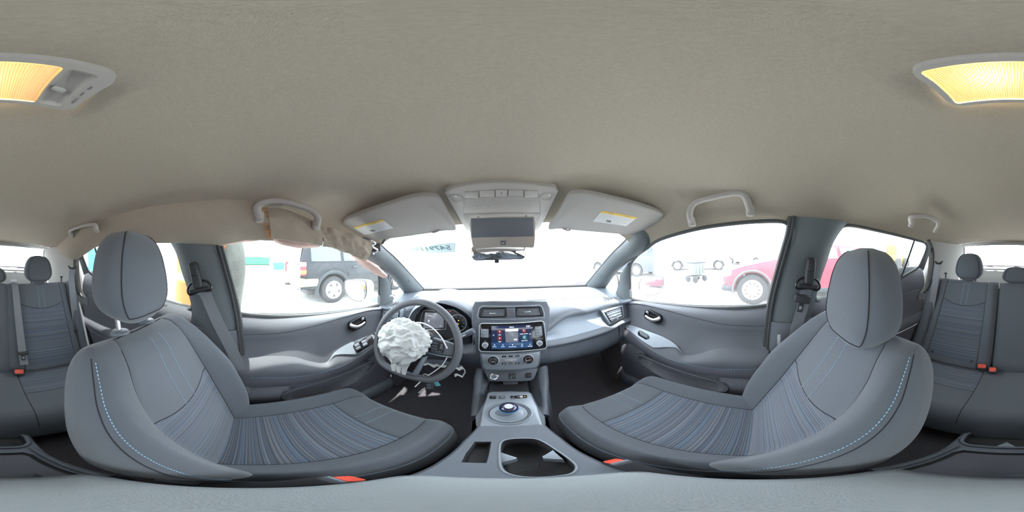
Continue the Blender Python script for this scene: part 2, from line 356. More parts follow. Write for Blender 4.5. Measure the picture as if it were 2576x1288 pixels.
# pillars
def solidstrip(Wd, Dd, bulge, thick, n=7, m=24, ctr=(0, 0, 0)):
    Wd, Dd = spline(Wd, m), spline(Dd, m); rings = []
    for a, b in zip(Wd, Dd):
        mid = (a+b)/2; inn = np.cross(b-a, Wd[-1]-Wd[0]); inn = nrm(inn); inn = inn if inn@(A(*ctr)-mid) > 0 else -inn
        rr = [a+(b-a)*k+inn*bulge*math.sin(k*math.pi)**.8 for k in np.linspace(0, 1, n)]
        rings.append(rr+[b-inn*thick, a-inn*thick])
    return loft(rings)
for s, nm in ((1, 'passenger'), (-1, 'driver')):
    mir = (lambda x: x) if s > 0 else mirror
    wsE = [P(1474, 716, z=-.245), P(1533, 646, x=.592), P(1585, 591, z=.092)]; wsE.append(wsE[-1]+A(.000, -.05, .11))
    drE = [P(1518, 732, x=.70), P(1548, 690, x=.675), P(1575, 664, x=.652), P(1628, 624, x=.612)]; drE.append(drE[-1]+A(.004, -.05, .11))
    t = T('trim_%d' % (1 if s < 0 else 2), 'dark grey windscreen pillar trim on the %s side' % nm, None, (s*.64, .85, -.25), **ST)
    O('pillar_cover', mir(solidstrip(wsE, drE, .022, .02)), 'pillar', t)
    O('edge_seal', mir(tube(spline([p+A(.006, .006, 0) for p in wsE], 20), .008, 6)), 'black', t)
    O('clip_cover', mir(lathe(frame(P(1509, 693, x=.615), (-.75, -.55, .35)), [(.009, 0), (.009, .004), (.007, .006), (.006, .004), (0, .004)], 16)), 'dash', t)
    q = frame(P(1598, 620, x=.588), (-.8, -.5, .1), (.35, -.5, .8))
    if s > 0:
        O('lettering', join(letters('SRS', .009, sub(q, 0, .006, -.002)), letters('AIRBAG', .008, sub(q, 0, -.006, -.002))), 'ink', t)
    # front door shutter post between quarter light and side window
    L1 = [P(1576, 668, x=.655), P(1560, 692, x=.672), P(1556, 716, x=.69), P(1546, 745, x=.70)]
    L2 = [P(1590, 655, x=.648), P(1583, 690, x=.670), P(1583, 720, x=.69), P(1586, 765, x=.705)]
    O('quarter_post', mir(solidstrip(L1, L2, .012, .02)), 'pillar', t)
    qp = [P(1549, 690, x=.70), P(1532, 708, x=.71), P(1518, 730, x=.72), P(1532, 742, x=.72), P(1546, 744, x=.715), P(1556, 716, x=.705)]
    wq = O('window_%d' % (3 if s < 0 else 4), mir((qp, [tuple(range(6))])), 'door_glass', label='small triangular quarter light ahead of the %s door' % nm, smooth=False, **ST)
    O('edge_seal', mir(tube(spline(qp, 40, True), .005, 6, closed=True)), 'seal', wq)
    # B pillar
    Fr = [A(.665, -.020, -.95), A(.668, -.028, -.5), A(.668, -.040, -.30), A(.655, -.060, -.16), A(.635, -.10, 0.), A(.622, -.118, .07), A(.600, -.125, .135)]
    Re = [A(.690, -.20, -.95), A(.690, -.205, -.5), A(.675, -.225, -.30), A(.665, -.25, -.16), A(.648, -.295, 0.), A(.635, -.325, .07), A(.610, -.365, .135)]
    t = T('trim_%d' % (3 if s < 0 else 4), 'tall dark centre pillar trim beside the %s seat' % nm, None, (s*.67, -.12, -.95), **ST)
    O('upper_cover', mir(solidstrip(Fr[2:], Re[2:], .028, .02, 9)), 'pillar', t)
    lo = [p+A(-.010, 0, 0) for p in Fr[:3]], [p+A(-.010, 0, 0) for p in Re[:3]]
    O('lower_cover', mir(solidstrip(*lo, .030, .02, 9)), 'door_soft', t)
    O('door_seal', mir(tube(spline([p+A(.002, .012, 0) for p in Fr], 40), .010, 6)), 'seal', t)
    O('inner_seal', mir(tube(spline([p+A(-.010, .000, 0) for p in Fr], 40), .006, 6)), 'rubber', t)
    # C pillar, light trim beside the rear seat, down to the belt line
    A1 = [P(2336, 604, x=.612), P(2346, 630, x=.618), P(2346, 665, x=.630), P(2338, 712, x=.65), A(.66, -1.06, -.30)]; A0 = [p+A(.012, .045, 0) for p in A1]
    B1 = [A(.49, -1.46, .085), A(.505, -1.50, .02), A(.53, -1.52, -.08), A(.55, -1.53, -.20), A(.56, -1.53, -.30)]
    t = T('trim_%d' % (5 if s < 0 else 6), 'pale grey rear quarter trim behind the %s-side rear door' % nm, None, (s*.6, -1.3, -.3), **ST)
    O('quarter_cover', mir(solidstrip(A0, B1, .015, .02, 9)), 'pillar_light', t)
    O('door_seal', mir(tube(spline([p+A(-.008, .014, 0) for p in A1], 24), .012, 6)), 'seal', t)
    O('joint_line', mir(tube(spline([hl(.985, .94)+A(-.004, 0, .004), A(.56, -1.30, .063), A(.50, -1.47, .085)], 16), .003, 5)), 'ink_grey', t)

# tailgate with the rear window
def rwp(a, k):
    top = A(.50*a, -1.60+.10*a*a, .118-.030*a*a); bot = A(.55*a, -1.78+.13*a*a, -.150+.0*a*a); return top*(1-k)+bot*k
V = np.array([[rwp(a, k) for k in np.linspace(0, 1, 6)] for a in np.linspace(-1, 1, 15)])
win2 = O('window_2', grid(V), 'rear_glass', label='tailgate window behind the rear headrests', **ST)
rim = [rwp(a, 0) for a in np.linspace(-1, 1, 15)]+[rwp(1, k) for k in np.linspace(.1, 1, 6)]+[rwp(a, 1) for a in np.linspace(1, -1, 15)][1:]+[rwp(-1, k) for k in np.linspace(.9, .1, 5)]
O('edge_seal', tube(rim, .016, 6, closed=True), 'pillar_light', win2)
gate = T('door_5', 'grey tailgate trim below the rear window', None, (0, -1.75, -.5), **ST)
V = np.array([[rwp(a, 1)+A(0, .02+.03*k, -.02)+A(0, -.02, -.48)*k for k in np.linspace(0, 1, 4)] for a in np.linspace(-1.05, 1.05, 15)])
O('gate_panel', grid(V), 'pillar_light', gate)
O('gate_header', grid(np.array([[hl(a*.90, 1)*(1-k)+(rwp(a, 0)+A(0, -.01, -.012))*k+A(0, 0, -.006)*math.sin(k*math.pi) for k in np.linspace(0, 1, 5)] for a in np.linspace(-1.08, 1.08, 25)])), 'pillar_light', gate)
O('wiper_strip', tube([rwp(a, .86)+A(0, .01, 0) for a in np.linspace(-.8, .8, 15)], .006, 6), 'black', gate)

# floor, sills, boot, bulkhead
fy = [(-1.80, -.72), (-1.1, -.75), (-.86, -1.0), (-.3, -1.0), (.55, -1.0), (.80, -.98), (.98, -.84), (1.12, -.68), (1.24, -.45), (1.32, -.265)]
ys = np.concatenate([np.linspace(a[0], b[0], 5)[:-1] for a, b in zip(fy[:-1], fy[1:])]+[[1.32]]); zs = np.interp(ys, [p[0] for p in fy], [p[1] for p in fy])
xs = np.linspace(-.80, .80, 33)
V = np.array([[A(x, y, z + .055*math.exp(-(x/.13)**4)*smooth((.9-y)/.3)*smooth((y+.95)/.2) + .015*smooth((abs(x)-.60)/.05)) for y, z in zip(ys, zs)] for x in xs])
floor = O('floor', grid(V), 'carpet', label='dark carpet on the cabin floor', **ST)
for s, nm in ((1, 'passenger'), (-1, 'driver')):
    t = O('trim_%d' % (7 if s < 0 else 8), rbox(at(s*.69, .35, -.93), .13, 1.3, .10, .02), 'dash', label='door sill trim under the %s door' % nm, **ST)
    O('scuff_plate', rbox(at(s*.672, .20, -.876), .05, .55, .006, .002), 'silver_trim', t)
    t = O('trim_%d' % (9 if s < 0 else 10), grid(np.array([[A(s*(.67+.02*k), y, -.25-.75*k) for k in np.linspace(0, 1, 6)] for y in np.linspace(-1.0, -1.78, 8)])), 'dash', label='boot side trim behind the %s-side rear seat' % nm, **ST)
    t = O('trim_%d' % (11 if s < 0 else 12), grid(np.array([[A(s*(.70-.10*k*k), y, -.40-.55*k) for k in np.linspace(0, 1, 6)] for y in np.linspace(.74, 1.20, 8)])), 'carpet', label='footwell side lining on the %s side' % nm, **ST)

# ---------------------------------------------------------------- doors
def ycurve(pts):
    p = [P(u, v, x=x) for u, v, x in pts]; return itp([(q[1], q[0]) for q in p]), itp([(q[1], q[2]) for q in p])
C0 = ycurve([(1578, 757, .70), (1616, 758, .705), (1680, 765, .71), (1750, 770, .71), (1850, 771, .71), (1936, 769, .70), (1990, 766, .70)])
C1 = ycurve([(1574, 764, .685), (1612, 766, .675), (1670, 779, .67), (1745, 799, .665), (1820, 815, .665), (1922, 820, .67), (1985, 820, .67)])
C2 = ycurve([(1572, 815, .665), (1600, 822, .66), (1633, 834, .655), (1703, 868, .645), (1724, 893, .635), (1761, 889, .635), (1796, 878, .64), (1850, 874, .65), (1908, 875, .66), (1980, 875, .66)])
C3 = ycurve([(1572, 826, .64), (1590, 842, .62), (1617, 866, .605), (1670, 898, .60), (1738, 919, .60), (1808, 929, .605), (1871, 930, .61), (1970, 930, .63)])
C4 = ycurve([(1570, 850, .63), (1600, 872, .62), (1638, 897, .612), (1703, 926, .61), (1750, 940, .61), (1857, 953, .62), (1970, 953, .64)])
YY = np.linspace(.755, -.035, 60)
def dpatch(ca, cb, prof, n=9, y=YY):
    V = np.array([[[ca[0](q)*(1-k)+cb[0](q)*k+prof(k, q), q, ca[1](q)*(1-k)+cb[1](q)*k] for k in np.linspace(0, 1, n)] for q in y]); return grid(V)
C5 = (lambda y: .655+0*y, lambda y: -.90+0*y)
wloop = [(1590, 752, .71), (1586, 720, .695), (1585, 690, .675), (1588, 664, .652), (1603, 643, .632), (1628, 624, .615), (1660, 603, .612), (1750, 577, .612), (1850, 562, .612), (1940, 556, .612), (1972, 559, .615), (1985, 572, .62), (1984, 600, .63), (1970, 660, .655), (1952, 720, .68), (1938, 766, .70)]
rloop = [(2052, 755, .70), (2078, 650, .665), (2094, 600, .645), (2104, 580, .635), (2122, 569, .628), (2150, 568, .625), (2220, 583, .622), (2304, 604, .617), (2326, 611, .615), (2331, 622, .618), (2323, 650, .63), (2309, 673, .645), (2280, 691, .655), (2248, 709, .67), (2150, 740, .69)]
for s, nm in ((1, 'passenger'), (-1, 'driver')):
    mir = (lambda x: x) if s > 0 else mirror
    t = T('door_%d' % (1 if s < 0 else 2), 'dark grey front door with sculpted armrest on the %s side' % nm, None, (s*.7, .35, -.95), **ST)
    O('upper_panel', mir(dpatch(C0, C1, lambda k, q: -.012*math.sin(k*math.pi))), 'door_soft', t)
    O('insert_panel', mir(dpatch(C1, C2, lambda k, q: .012*math.sin(k*math.pi)+.006*(k < .08))), 'door_soft', t)
    arm = O('armrest', mir(dpatch(C2, C3, lambda k, q: -.022*math.sin(k*math.pi)*smooth((.45-q)/.3))), 'door_soft', t)
    O('stitching', mir(dashes([(C3[0](q)-.002, q, C3[1](q)+.004) for q in np.linspace(.40, .0, 40)], .007, .004, .0009)), 'stitch_blue', arm)
    O('armrest_face', mir(dpatch(C3, C4, lambda k, q: -.006*math.sin(k*math.pi))), 'door_hard', t)
    V = dpatch(C4, C5, lambda k, q: -.030*math.sin(k*math.pi)*smooth((.60-q)/.2)+.020*math.exp(-(k/.12)**2), 17)
    # map pocket: pushed into the lower panel
    Vp = V[0].copy(); py = (Vp[:, 1]-.36)/.24; pz = (Vp[:, 2]-(-.665+.10*(Vp[:, 1]-.36)))/.05
    d = 1-(np.abs(py)**3+np.abs(pz)**3); Vp[:, 0] += .05*smooth(d/.5)
    O('lower_panel', mir((Vp, V[1])), 'door_hard', t)
    ang = np.linspace(0, 2*math.pi, 49)[:-1]
    ce = np.sign(np.cos(ang))*np.abs(np.cos(ang))**.67, np.sign(np.sin(ang))*np.abs(np.sin(ang))**.67
    lip = [A(0, .36+.235*c, -.665+.10*.235*c+.049*q) for c, q in zip(*ce)]
    for p in lip:
        k = np.clip((C4[1](p[1])-p[2])/(C4[1](p[1])+.90), 0, 1); p[0] = C4[0](p[1])*(1-k)+.655*k-.030*math.sin(k*math.pi)*smooth((.60-p[1])/.2)
    O('map_pocket', mir(tube(lip, .003, 6, closed=True)), 'door_hard', t)
    O('edge_seal', mir(tube([(C1[0](q)+.004, q, C1[1](q)) for q in YY], .004, 5)), 'seal', t)
    # pull handle in a dark dish
    cen = [P(1622, 780, x=.664), P(1665, 792, x=.664), P(1663, 812, x=.664), P(1625, 803, x=.664)]
    o = sum(cen)/4; fr = frame(o, (-1, 0, .12)); pts = [(p-o) for p in cen]; ab = [(p@fr[1], p@fr[2]) for p in pts]
    ww = np.ptp([a for a, b in ab]); hh = np.ptp([b for a, b in ab]); tilt = -14
    fq = spin(fr, tilt); bez = O('handle_dish', mir(join(ringplate(fq, rrect(ww*.96, .062, .024, 6), .006, .010), plate(fq, rrect(ww*.92, .058, .022, 6), .002, .001, -.02))), 'black_gloss', t)
    lev = spline([loc(fq, ww*.40, .018, .006), loc(fq, ww*.33, .006, .014), loc(fq, ww*.15, -.008, .018), loc(fq, -ww*.12, -.013, .016), loc(fq, -ww*.36, -.014, .010)][::-1], 20)
    O('lever', mir(tube(lev, np.linspace(.007, .010, 20), 8, flat=((1, 0, 0), .6))), 'chrome', bez)
    O('lock_tab', mir(rbox(sub(fq, -ww*.34, .012, .006), .018, .016, .010, .003)), 'satin_trim', bez)
    # window switch plate set in the front of the armrest
    def swp(y, k, up=0.):
        return A(C2[0](y)*(1-k)+C3[0](y)*k-.006-up*.7, y, C2[1](y)*(1-k)+C3[1](y)*k+.006+up)
    V = np.array([[swp(y, k) for k in np.linspace(.02, .80*min(1, max(.05, (y-.335)/.14)), 6)] for y in np.linspace(.735, .335, 26)])
    sw = O('switch_plate', mir(grid(V)), 'satin_trim', t)
    if s > 0:
        q = [(.56, .42, 1), (.535, .42, 1)]
    else: q = [(.60, .32, 0), (.60, .52, 0), (.53, .32, 1), (.53, .52, 1), (.485, .32, 1), (.485, .52, 1)]
    fr0 = swp(.55, .5); fa = nrm(swp(.50, .5)-swp(.60, .5)); fb = nrm(swp(.55, .15)-swp(.55, .85)); fn = np.cross(fa, fb); fn = fn if fn[2] > 0 else -fn
    swd = O('switch_bezel', mir(plate((swp(.56 if s > 0 else .545, .42), fa, fb, fn), rrect(.075 if s > 0 else .16, .032 if s > 0 else .055, .014, 5), .004, .002)), 'black_gloss', sw)
    for y, k, big in q:
        O('window_switch', mir(rbox((swp(y, k, .006), fa, fb, fn), .030 if big else .018, .018, .010, .004)), 'dash', sw)
    if s < 0: O('mirror_knob', mir(lathe((swp(.685, .42, .002), fa, fb, fn), [(.009, 0), (.009, .008), (.007, .011), (0, .011)], 14)), 'black_gloss', sw)
    # speaker disc low at the front
    sp = frame(A(.645, .66, -.66), (-1, -.15, 0)); O('speaker_cover', mir(lathe(sp, [(.085, 0), (.085, .005), (.078, .010), (0, .016)], 32)), 'door_hard', t)
    # glass, its frame, outer skin
    lp = [P(u, v, x=x) for u, v, x in wloop]
    O('window_pane', mir(([p+A(.014, 0, 0) for p in lp], [tuple(range(len(lp)))])), 'door_glass_dusty' if s > 0 else 'door_glass', t, smooth=False)
    O('window_frame', mir(tube(spline(lp, 90, True), .0085, 6, closed=True)), 'seal', t)
    O('frame_cover', mir(tube(spline([p+A(-.004, -.016, 0) for p in lp[11:]], 40), .012, 6)), 'pillar', t)
    O('outer_skin', mir(grid(np.array([[A(.735+.05*math.sin(k*2.4), y, C0[1](np.clip(y, -.03, .7))*(1-k)-1.0*k) for k in np.linspace(0, 1, 8)] for y in np.linspace(1.0, -.14, 12)]))), 'car_white', t)
    # rear door
    t = T('door_%d' % (3 if s < 0 else 4), 'dark grey rear door with split window on the %s side' % nm, None, (s*.7, -.7, -.95), **ST)
    rl = [P(u, v, x=x) for u, v, x in rloop]
    O('window_pane', mir(([p+A(.014, 0, 0) for p in rl], [tuple(range(len(rl)))])), 'door_glass', t, smooth=False)
    O('window_frame', mir(tube(spline(rl, 80, True), .0085, 6, closed=True)), 'seal', t)
    O('window_divider', mir(tube([P(2301, 603, x=.617), P(2283, 655, x=.64), P(2264, 704, x=.667)], .008, 6, flat=((1, 0, 0), .6))), 'black', t)
    sy = [-.18, -.35, -.55, -.66, -.74, -.80, -.88, -1.08]; szv = [-.235, -.215, -.18, -.16, -.135, -.11, -.10, -.10]
    sill = itp(list(zip(sy, szv)))
    yr = np.linspace(-.18, -1.07, 40)
    V = np.array([[A(.70-.03*k-.012*math.sin(k*math.pi), y, sill(y)*(1-k)+(sill(y)*.35-.235)*k) for k in np.linspace(0, 1, 7)] for y in yr]); O('upper_panel', mir(grid(V)), 'door_soft', t)
    V = np.array([[A(.668+.016*math.sin(k*math.pi)-.02*k, y, (sill(y)*.35-.235)*(1-k)-.44*k) for k in np.linspace(0, 1, 7)] for y in yr]); O('insert_panel', mir(grid(V)), 'door_hard', t)
    V = np.array([[A(.648-.035*math.sin(k*2.2)+.03*k*k, y, -.44-.09*k) for k in np.linspace(0, 1, 9)] for y in yr]); O('armrest', mir(grid(V)), 'door_soft', t)
    V = np.array([[A(.645+.02*k, y, -.53-.40*k) for k in np.linspace(0, 1, 7)] for y in yr]); O('lower_panel', mir(grid(V)), 'door_hard', t)
    V = np.array([[rl[9]*(1-k)+rl[11]*k+A(-.012*math.sin(q*3), -.07*q, -.03*k*q) for k in np.linspace(0, 1, 6)] for q in np.linspace(0, 1, 5)]); O('rear_frame_cover', mir(grid(V)), 'pillar', t)
    O('outer_skin', mir(grid(np.array([[A(.735+.05*math.sin(k*2.4), y, float(sill(np.clip(y, -1.07, -.18)))*(1-k)-1.0*k) for k in np.linspace(0, 1, 8)] for y in np.linspace(-.14, -1.12, 12)]))), 'car_white', t)
    t = O('trim_%d' % (13 if s < 0 else 14), grid(np.array([[A(s*(.72+.06*math.sin(k*2.4)-.10*smooth((-y-1.3)/.6)), y, -.05*(1-k)-1.0*k) for k in np.linspace(0, 1, 8)] for y in np.linspace(-1.10, -1.95, 12)])), 'car_white', label='white outer rear wing on the %s side' % nm, **ST)
    t = O('trim_%d' % (15 if s < 0 else 16), grid(np.array([[A(s*(.76+.05*math.sin(k*2.4)-.08*smooth((y-1.6)/.7)), y, -.30*(1-k)-1.0*k-.10*smooth((y-1.2)/1.)*(1-k)) for k in np.linspace(0, 1, 8)] for y in np.linspace(1.0, 2.35, 14)])), 'car_white', label='white outer front wing on the %s side' % nm, **ST)
V = np.array([[A(x, y, -.275-.16*smooth((y-1.35)/1.)-.05*(x/.75)**4-.03*max(0, y-1.5)) for y in np.linspace(1.31, 2.40, 12)] for x in np.linspace(-.76, .76, 21)])
O('trim_17', grid(V), 'car_white', label='white bonnet panel ahead of the windscreen', **ST)

# ================================================================= SEATS
def bump_(x, c=.52, w=.33): return smooth((np.abs(x)-c)/w)
def edge_(x, c=.84): return np.sqrt(np.maximum(1-(np.maximum(np.abs(x)-c, 0)/(1-c))**2, 0))
AC = .60
def spread(a0, a1, n, dense=False):
    k = np.linspace(0, 1, n); k = np.sin(k*math.pi/2) if dense else k; return a0+(a1-a0)*k
def patchS(S, al, tl, vs=1.):
    Aa, Tt = np.meshgrid(al, tl, indexing='ij'); V = S(Aa, Tt); return grid(V, np.stack([V[..., 0], Tt*vs], -1))
def headrest(t, cx, cy, z0, z1, hw, hd, fwd=.0, fab='fabric', seam='seam'):
    prof = [(0, .18, .25), (.02, .36, .5), (.07, .58, .72), (.16, .82, .90), (.30, .98, 1.), (.42, 1., 1.), (.6, .95, .98), (.78, .83, .92), (.90, .66, .78), (.97, .44, .52), (1, .16, .2)]
    ks = np.linspace(0, 1, 26); fw, fd = itp([(a, b) for a, b, c in prof]), itp([(a, c) for a, b, c in prof])
    def pt(k, th):
        c, s = math.cos(th), math.sin(th); e = .62
        return A(cx+hw*float(fw(k))*np.sign(c)*abs(c)**e, cy+fwd*(.5-k)+hd*float(fd(k))*np.sign(s)*abs(s)**e*(1.0 if s > 0 else .85), z0+(z1-z0)*k)
    rings = [[pt(k, 2*math.pi*j/40) for j in range(40)] for k in ks]
    h = O('headrest', loft(rings), fab, t)
    for sg in (-1, 1):
        ln = [pt(k, R(90-sg*43))+A(-sg*.0008*0, .0012, 0) for k in np.linspace(.13, .97, 30)]
        O('seam', tube(ln, .0014, 5), seam, h)
    ln = [pt(.125, th)+A(0, .0012, -.0005) for th in np.linspace(R(47), R(133), 24)]; O('seam', tube(ln, .0014, 5), seam, h)
    return h
def front_seat(s, yb, yt, yf, hr, label, zt=-.185):
    cx = s*.358; t = T('front_seat', label, 'seat', (cx, (yb+yf)/2, -.98))
    dirv = nrm(A(0, yt-yb, zt+.73)); nn = A(0, dirv[2], -dirv[1])
    fW = itp([(0, .205), (.15, .228), (.35, .243), (.6, .242), (.8, .226), (.9, .208), (1, .19)]); fB = itp([(0, .045), (.2, .07), (.5, .075), (.75, .045), (.92, .012), (1, .0)])
    def rr(k): return np.sqrt(np.maximum(1-(np.maximum(k-.86, 0)/.14)**2, 0))
    def spine(k): return np.stack([0*k, yb+(yt-yb)*k+.012*np.sin(k*math.pi), -.73+(zt+.73)*k], -1)
    def front(a, k):
        r = rr(k); n = -.05+(.05+fB(k)*bump_(a))*edge_(a)*r
        n = n-.005*np.exp(-((np.abs(a)-AC)/.018)**2)-.003*np.exp(-((np.abs(a)-.960)/.010)**2)
        p = spine(k)+nn*n[..., None]; p[..., 0] = cx+a*fW(k)*(.90+.10*r); return p
    def back(a, k):
        r = rr(k); n = -.05-.105*edge_(a, .7)*r; p = spine(k)+nn*n[..., None]; p[..., 0] = cx+a*fW(k)*(.90+.10*r); return p
    tl = np.concatenate([np.linspace(0, .86, 40), .86+.14*np.sin(np.linspace(.06, 1, 12)*math.pi/2)])
    br = O('backrest', patchS(back, np.sin(np.linspace(-1, 1, 25)*math.pi/2), tl), 'fabric', t)
    for sg in (-1, 1):
        bo = O('side_bolster', patchS(front, sg*spread(AC, 1, 22, True), tl), 'fabric', t)
        ln = front(np.full(60, sg*.940), np.linspace(.03, .965, 60))+nn*.0012+A(sg*.0012, 0, 0); O('stitching', dashes(ln, .0055, .003, .0009), 'stitch_blue', bo)
        ln = front(np.full(60, sg*.960), np.linspace(.0, .965, 60)); O('seam', tube(ln, .0015, 5), 'seam', bo)
        ln = front(np.full(60, sg*AC), np.linspace(.02, .96, 60)); O('seam', tube(ln, .0016, 5), 'seam', bo)
    # striped insert below, plain panel above; the join dips in the middle
    tb = lambda a: .60-.055*(1-(a/AC)**2)
    al = spread(-AC, AC, 25); kk = np.linspace(0, 1, 26)
    def reg(lo, hi):
        Aa = np.repeat(al[:, None], 26, 1); lo_, hi_ = np.asarray(lo(al)), np.asarray(hi(al)); Tt = lo_[:, None]+(hi_-lo_)[:, None]*kk
        V = front(Aa, Tt); return grid(V, np.stack([V[..., 0], Tt*.60], -1))
    O('striped_insert', reg(lambda a: 0*a, tb), 'stripe', t)
    up = O('upper_panel', reg(tb, lambda a: 0*a+.999), 'fabric', t)
    ln = front(al, tb(al)); O('seam', tube(ln, .0014, 5), 'seam', up)
    for q in (-.105, .105):
        ln = front(np.full(50, q), np.linspace(float(tb(q)), .96, 50))+nn*.0012; O('stitching', dashes(ln, .005, .003, .0008), 'stitch_blue', up)
    # cushion
    yr = yb-.05; wc = itp([(0, .205), (.3, .222), (.7, .232), (.9, .228), (1, .205)])
    def rf(k): return np.sqrt(np.maximum(1-(np.maximum(k-.86, 0)/.14)**2, 0))
    def cu(a, k):
        r = rf(k); z = -.712+.022*k+.012*np.sin(k*math.pi)+.048*bump_(a, .55, .3)*(1-.55*k)
        z = z-.005*np.exp(-((np.abs(a)-AC)/.018)**2)-.005*np.exp(-((k-.70)/.010)**2)*(np.abs(a) < AC)
        z = -.80+(z+.80)*edge_(a, .80)*(.25+.75*r)
        return np.stack([cx+a*wc(k)*(.90+.10*r), yr+(yf-yr)*k, z], -1)
    kl = np.concatenate([np.linspace(0, .86, 34), .86+.14*np.sin(np.linspace(.06, 1, 12)*math.pi/2)])
    cb = O('cushion', rbox(at(cx, (yr+yf)/2+.01, -.83), .40, yf-yr-.06, .10, .03), 'door_hard', t)
    for sg in (-1, 1):
        bo = O('cushion_bolster', patchS(cu, sg*spread(AC, 1, 20, True), kl), 'fabric', t)
        ln = cu(np.full(50, sg*AC), np.linspace(.05, .93, 50)); O('seam', tube(ln, .0016, 5), 'seam', bo)
        ln = cu(np.full(60, sg*.955), np.linspace(.10, .985, 60)); O('piping', tube(ln, .0028, 6), 'piping', bo)
    ln = cu(np.linspace(-.95, .95, 40), np.full(40, .985)); O('piping', tube(ln, .0028, 6), 'piping', cb)
    def creg(lo, hi):
        ks = np.linspace(lo, hi, 30) if hi < .8 else np.concatenate([np.linspace(lo, .86, 10), .86+.14*np.sin(np.linspace(.06, 1, 14)*math.pi/2)])
        Aa, Tt = np.meshgrid(al, ks, indexing='ij'); V = cu(Aa, Tt); return grid(V, np.stack([V[..., 0], Tt*(yf-yr)+5.], -1))
    O('cushion_insert', creg(0, .70), 'stripe', t)
    fp = O('cushion_front', creg(.70, 1), 'fabric', t)
    for q in (-.10, .10):
        ln = cu(np.full(30, q), np.linspace(.71, .97, 30))+A(0, 0, .0012); O('stitching', dashes(ln, .005, .003, .0008), 'stitch_blue', fp)
    ln = cu(np.linspace(-AC, AC, 30), np.full(30, .70)); O('seam', tube(ln, .0014, 5), 'seam', fp)
    # valance, rails
    O('side_cover', rbox(at(cx+s*.228, (yr+yf)/2-.02, -.835), .03, yf-yr-.10, .075, .012), 'door_hard', t)
    for q in (-.16, .16): O('seat_rail', rbox(at(cx+q, (yr+yf)/2, -.925), .045, yf-yr-.02, .10, .005), 'black', t)
    # headrest with posts
    hcx, hcy, z0, z1 = hr
    headrest(t, cx+hcx, hcy, z0, z1, .129, .064, .03)
    for q in (-.058, .058):
        b = A(cx+q, yt-.068, zt-.020)
        O('headrest_post', tube([b+A(0, .0, -.02), A(cx+q, hcy-.01, z0+.06)], .0075, 12), 'chrome', t)
        O('post_guide', lathe(frame(b+A(0, 0, -.004), (0, -.12, 1), (0, 1, 0)), [(.026, 0), (.026, .006), (.021, .012), (.010, .014), (0, .014)], 20), 'dash', t)
    O('belt_tag', rbox(frame(A(cx+s*.238, yb-.10, -.36), (s, .3, 0)), .012, .05, .001, 0), 'label_white', t)
    return t
front_seat(-1, -.035, -.225, .43, (0, -.305, -.178, .080), "driver's seat with grey cloth, striped centre and raised headrest")
front_seat(1, .030, -.235, .505, (0, -.258, -.262, .012), 'passenger seat with grey cloth, striped centre and lowered headrest', zt=-.188)

# rear bench
RB, RT = A(0, -.865, -.765), A(0, -1.195, -.195)
rd = nrm(RT-RB); rn = A(0, rd[2], -rd[1])
bench = T('rear_bench', 'dark grey split rear bench seat with three headrests', 'seat', (0, -.8, -.98))
def rback(x0, x1, grooves, tops=.20):
    def S(a, k):
        x = x0+(x1-x0)*(a+1)/2; r = np.sqrt(np.maximum(1-(np.maximum(k-.90, 0)/.10)**2, 0)); r0 = smooth(k/.04)*.5+.5
        n = .05*edge_(a, .86)*r*r0
        for g, wd, dp in grooves: n = n-dp*np.exp(-((x-g)/wd)**2)
        n = n+.012*np.exp(-((np.abs(np.abs(x)-.53)-.0)/.05)**2)+.010*np.exp(-((np.abs(np.abs(x)-.165))/.03)**2)
        p = RB+(RT-RB)*k[..., None]+rn*(n-.02)[..., None]; p[..., 0] = x; return p
    return S
def rregion(S, x0, x1, xa, xb, lo, hi, m, n=16, n2=24):
    a = np.linspace((xa-x0)/(x1-x0)*2-1, (xb-x0)/(x1-x0)*2-1, n)
    if xa <= x0+1e-6 or xb >= x1-1e-6: a = np.sort(np.clip(np.concatenate([a, [-.999, -.99, -.97, -.94, -.9] if xa <= x0+1e-6 else [], [.999, .99, .97, .94, .9] if xb >= x1-1e-6 else []]), -1, 1))
    xx = x0+(x1-x0)*(a+1)/2; L, H = np.broadcast_to(lo(xx), xx.shape), np.broadcast_to(hi(xx), xx.shape)
    k = np.sin(np.linspace(0, 1, n2)*math.pi/2)
    Aa = np.repeat(a[:, None], n2, 1); Tt = L[:, None]+(H-L)[:, None]*k; V = S(Aa, Tt); return grid(V, np.stack([V[..., 0], Tt*.66], -1))
zero, one = (lambda x: 0*x), (lambda x: 0*x+.999)
tb2 = lambda xc: (lambda x: .74-.06*(1-((x-xc)/.155)**2))
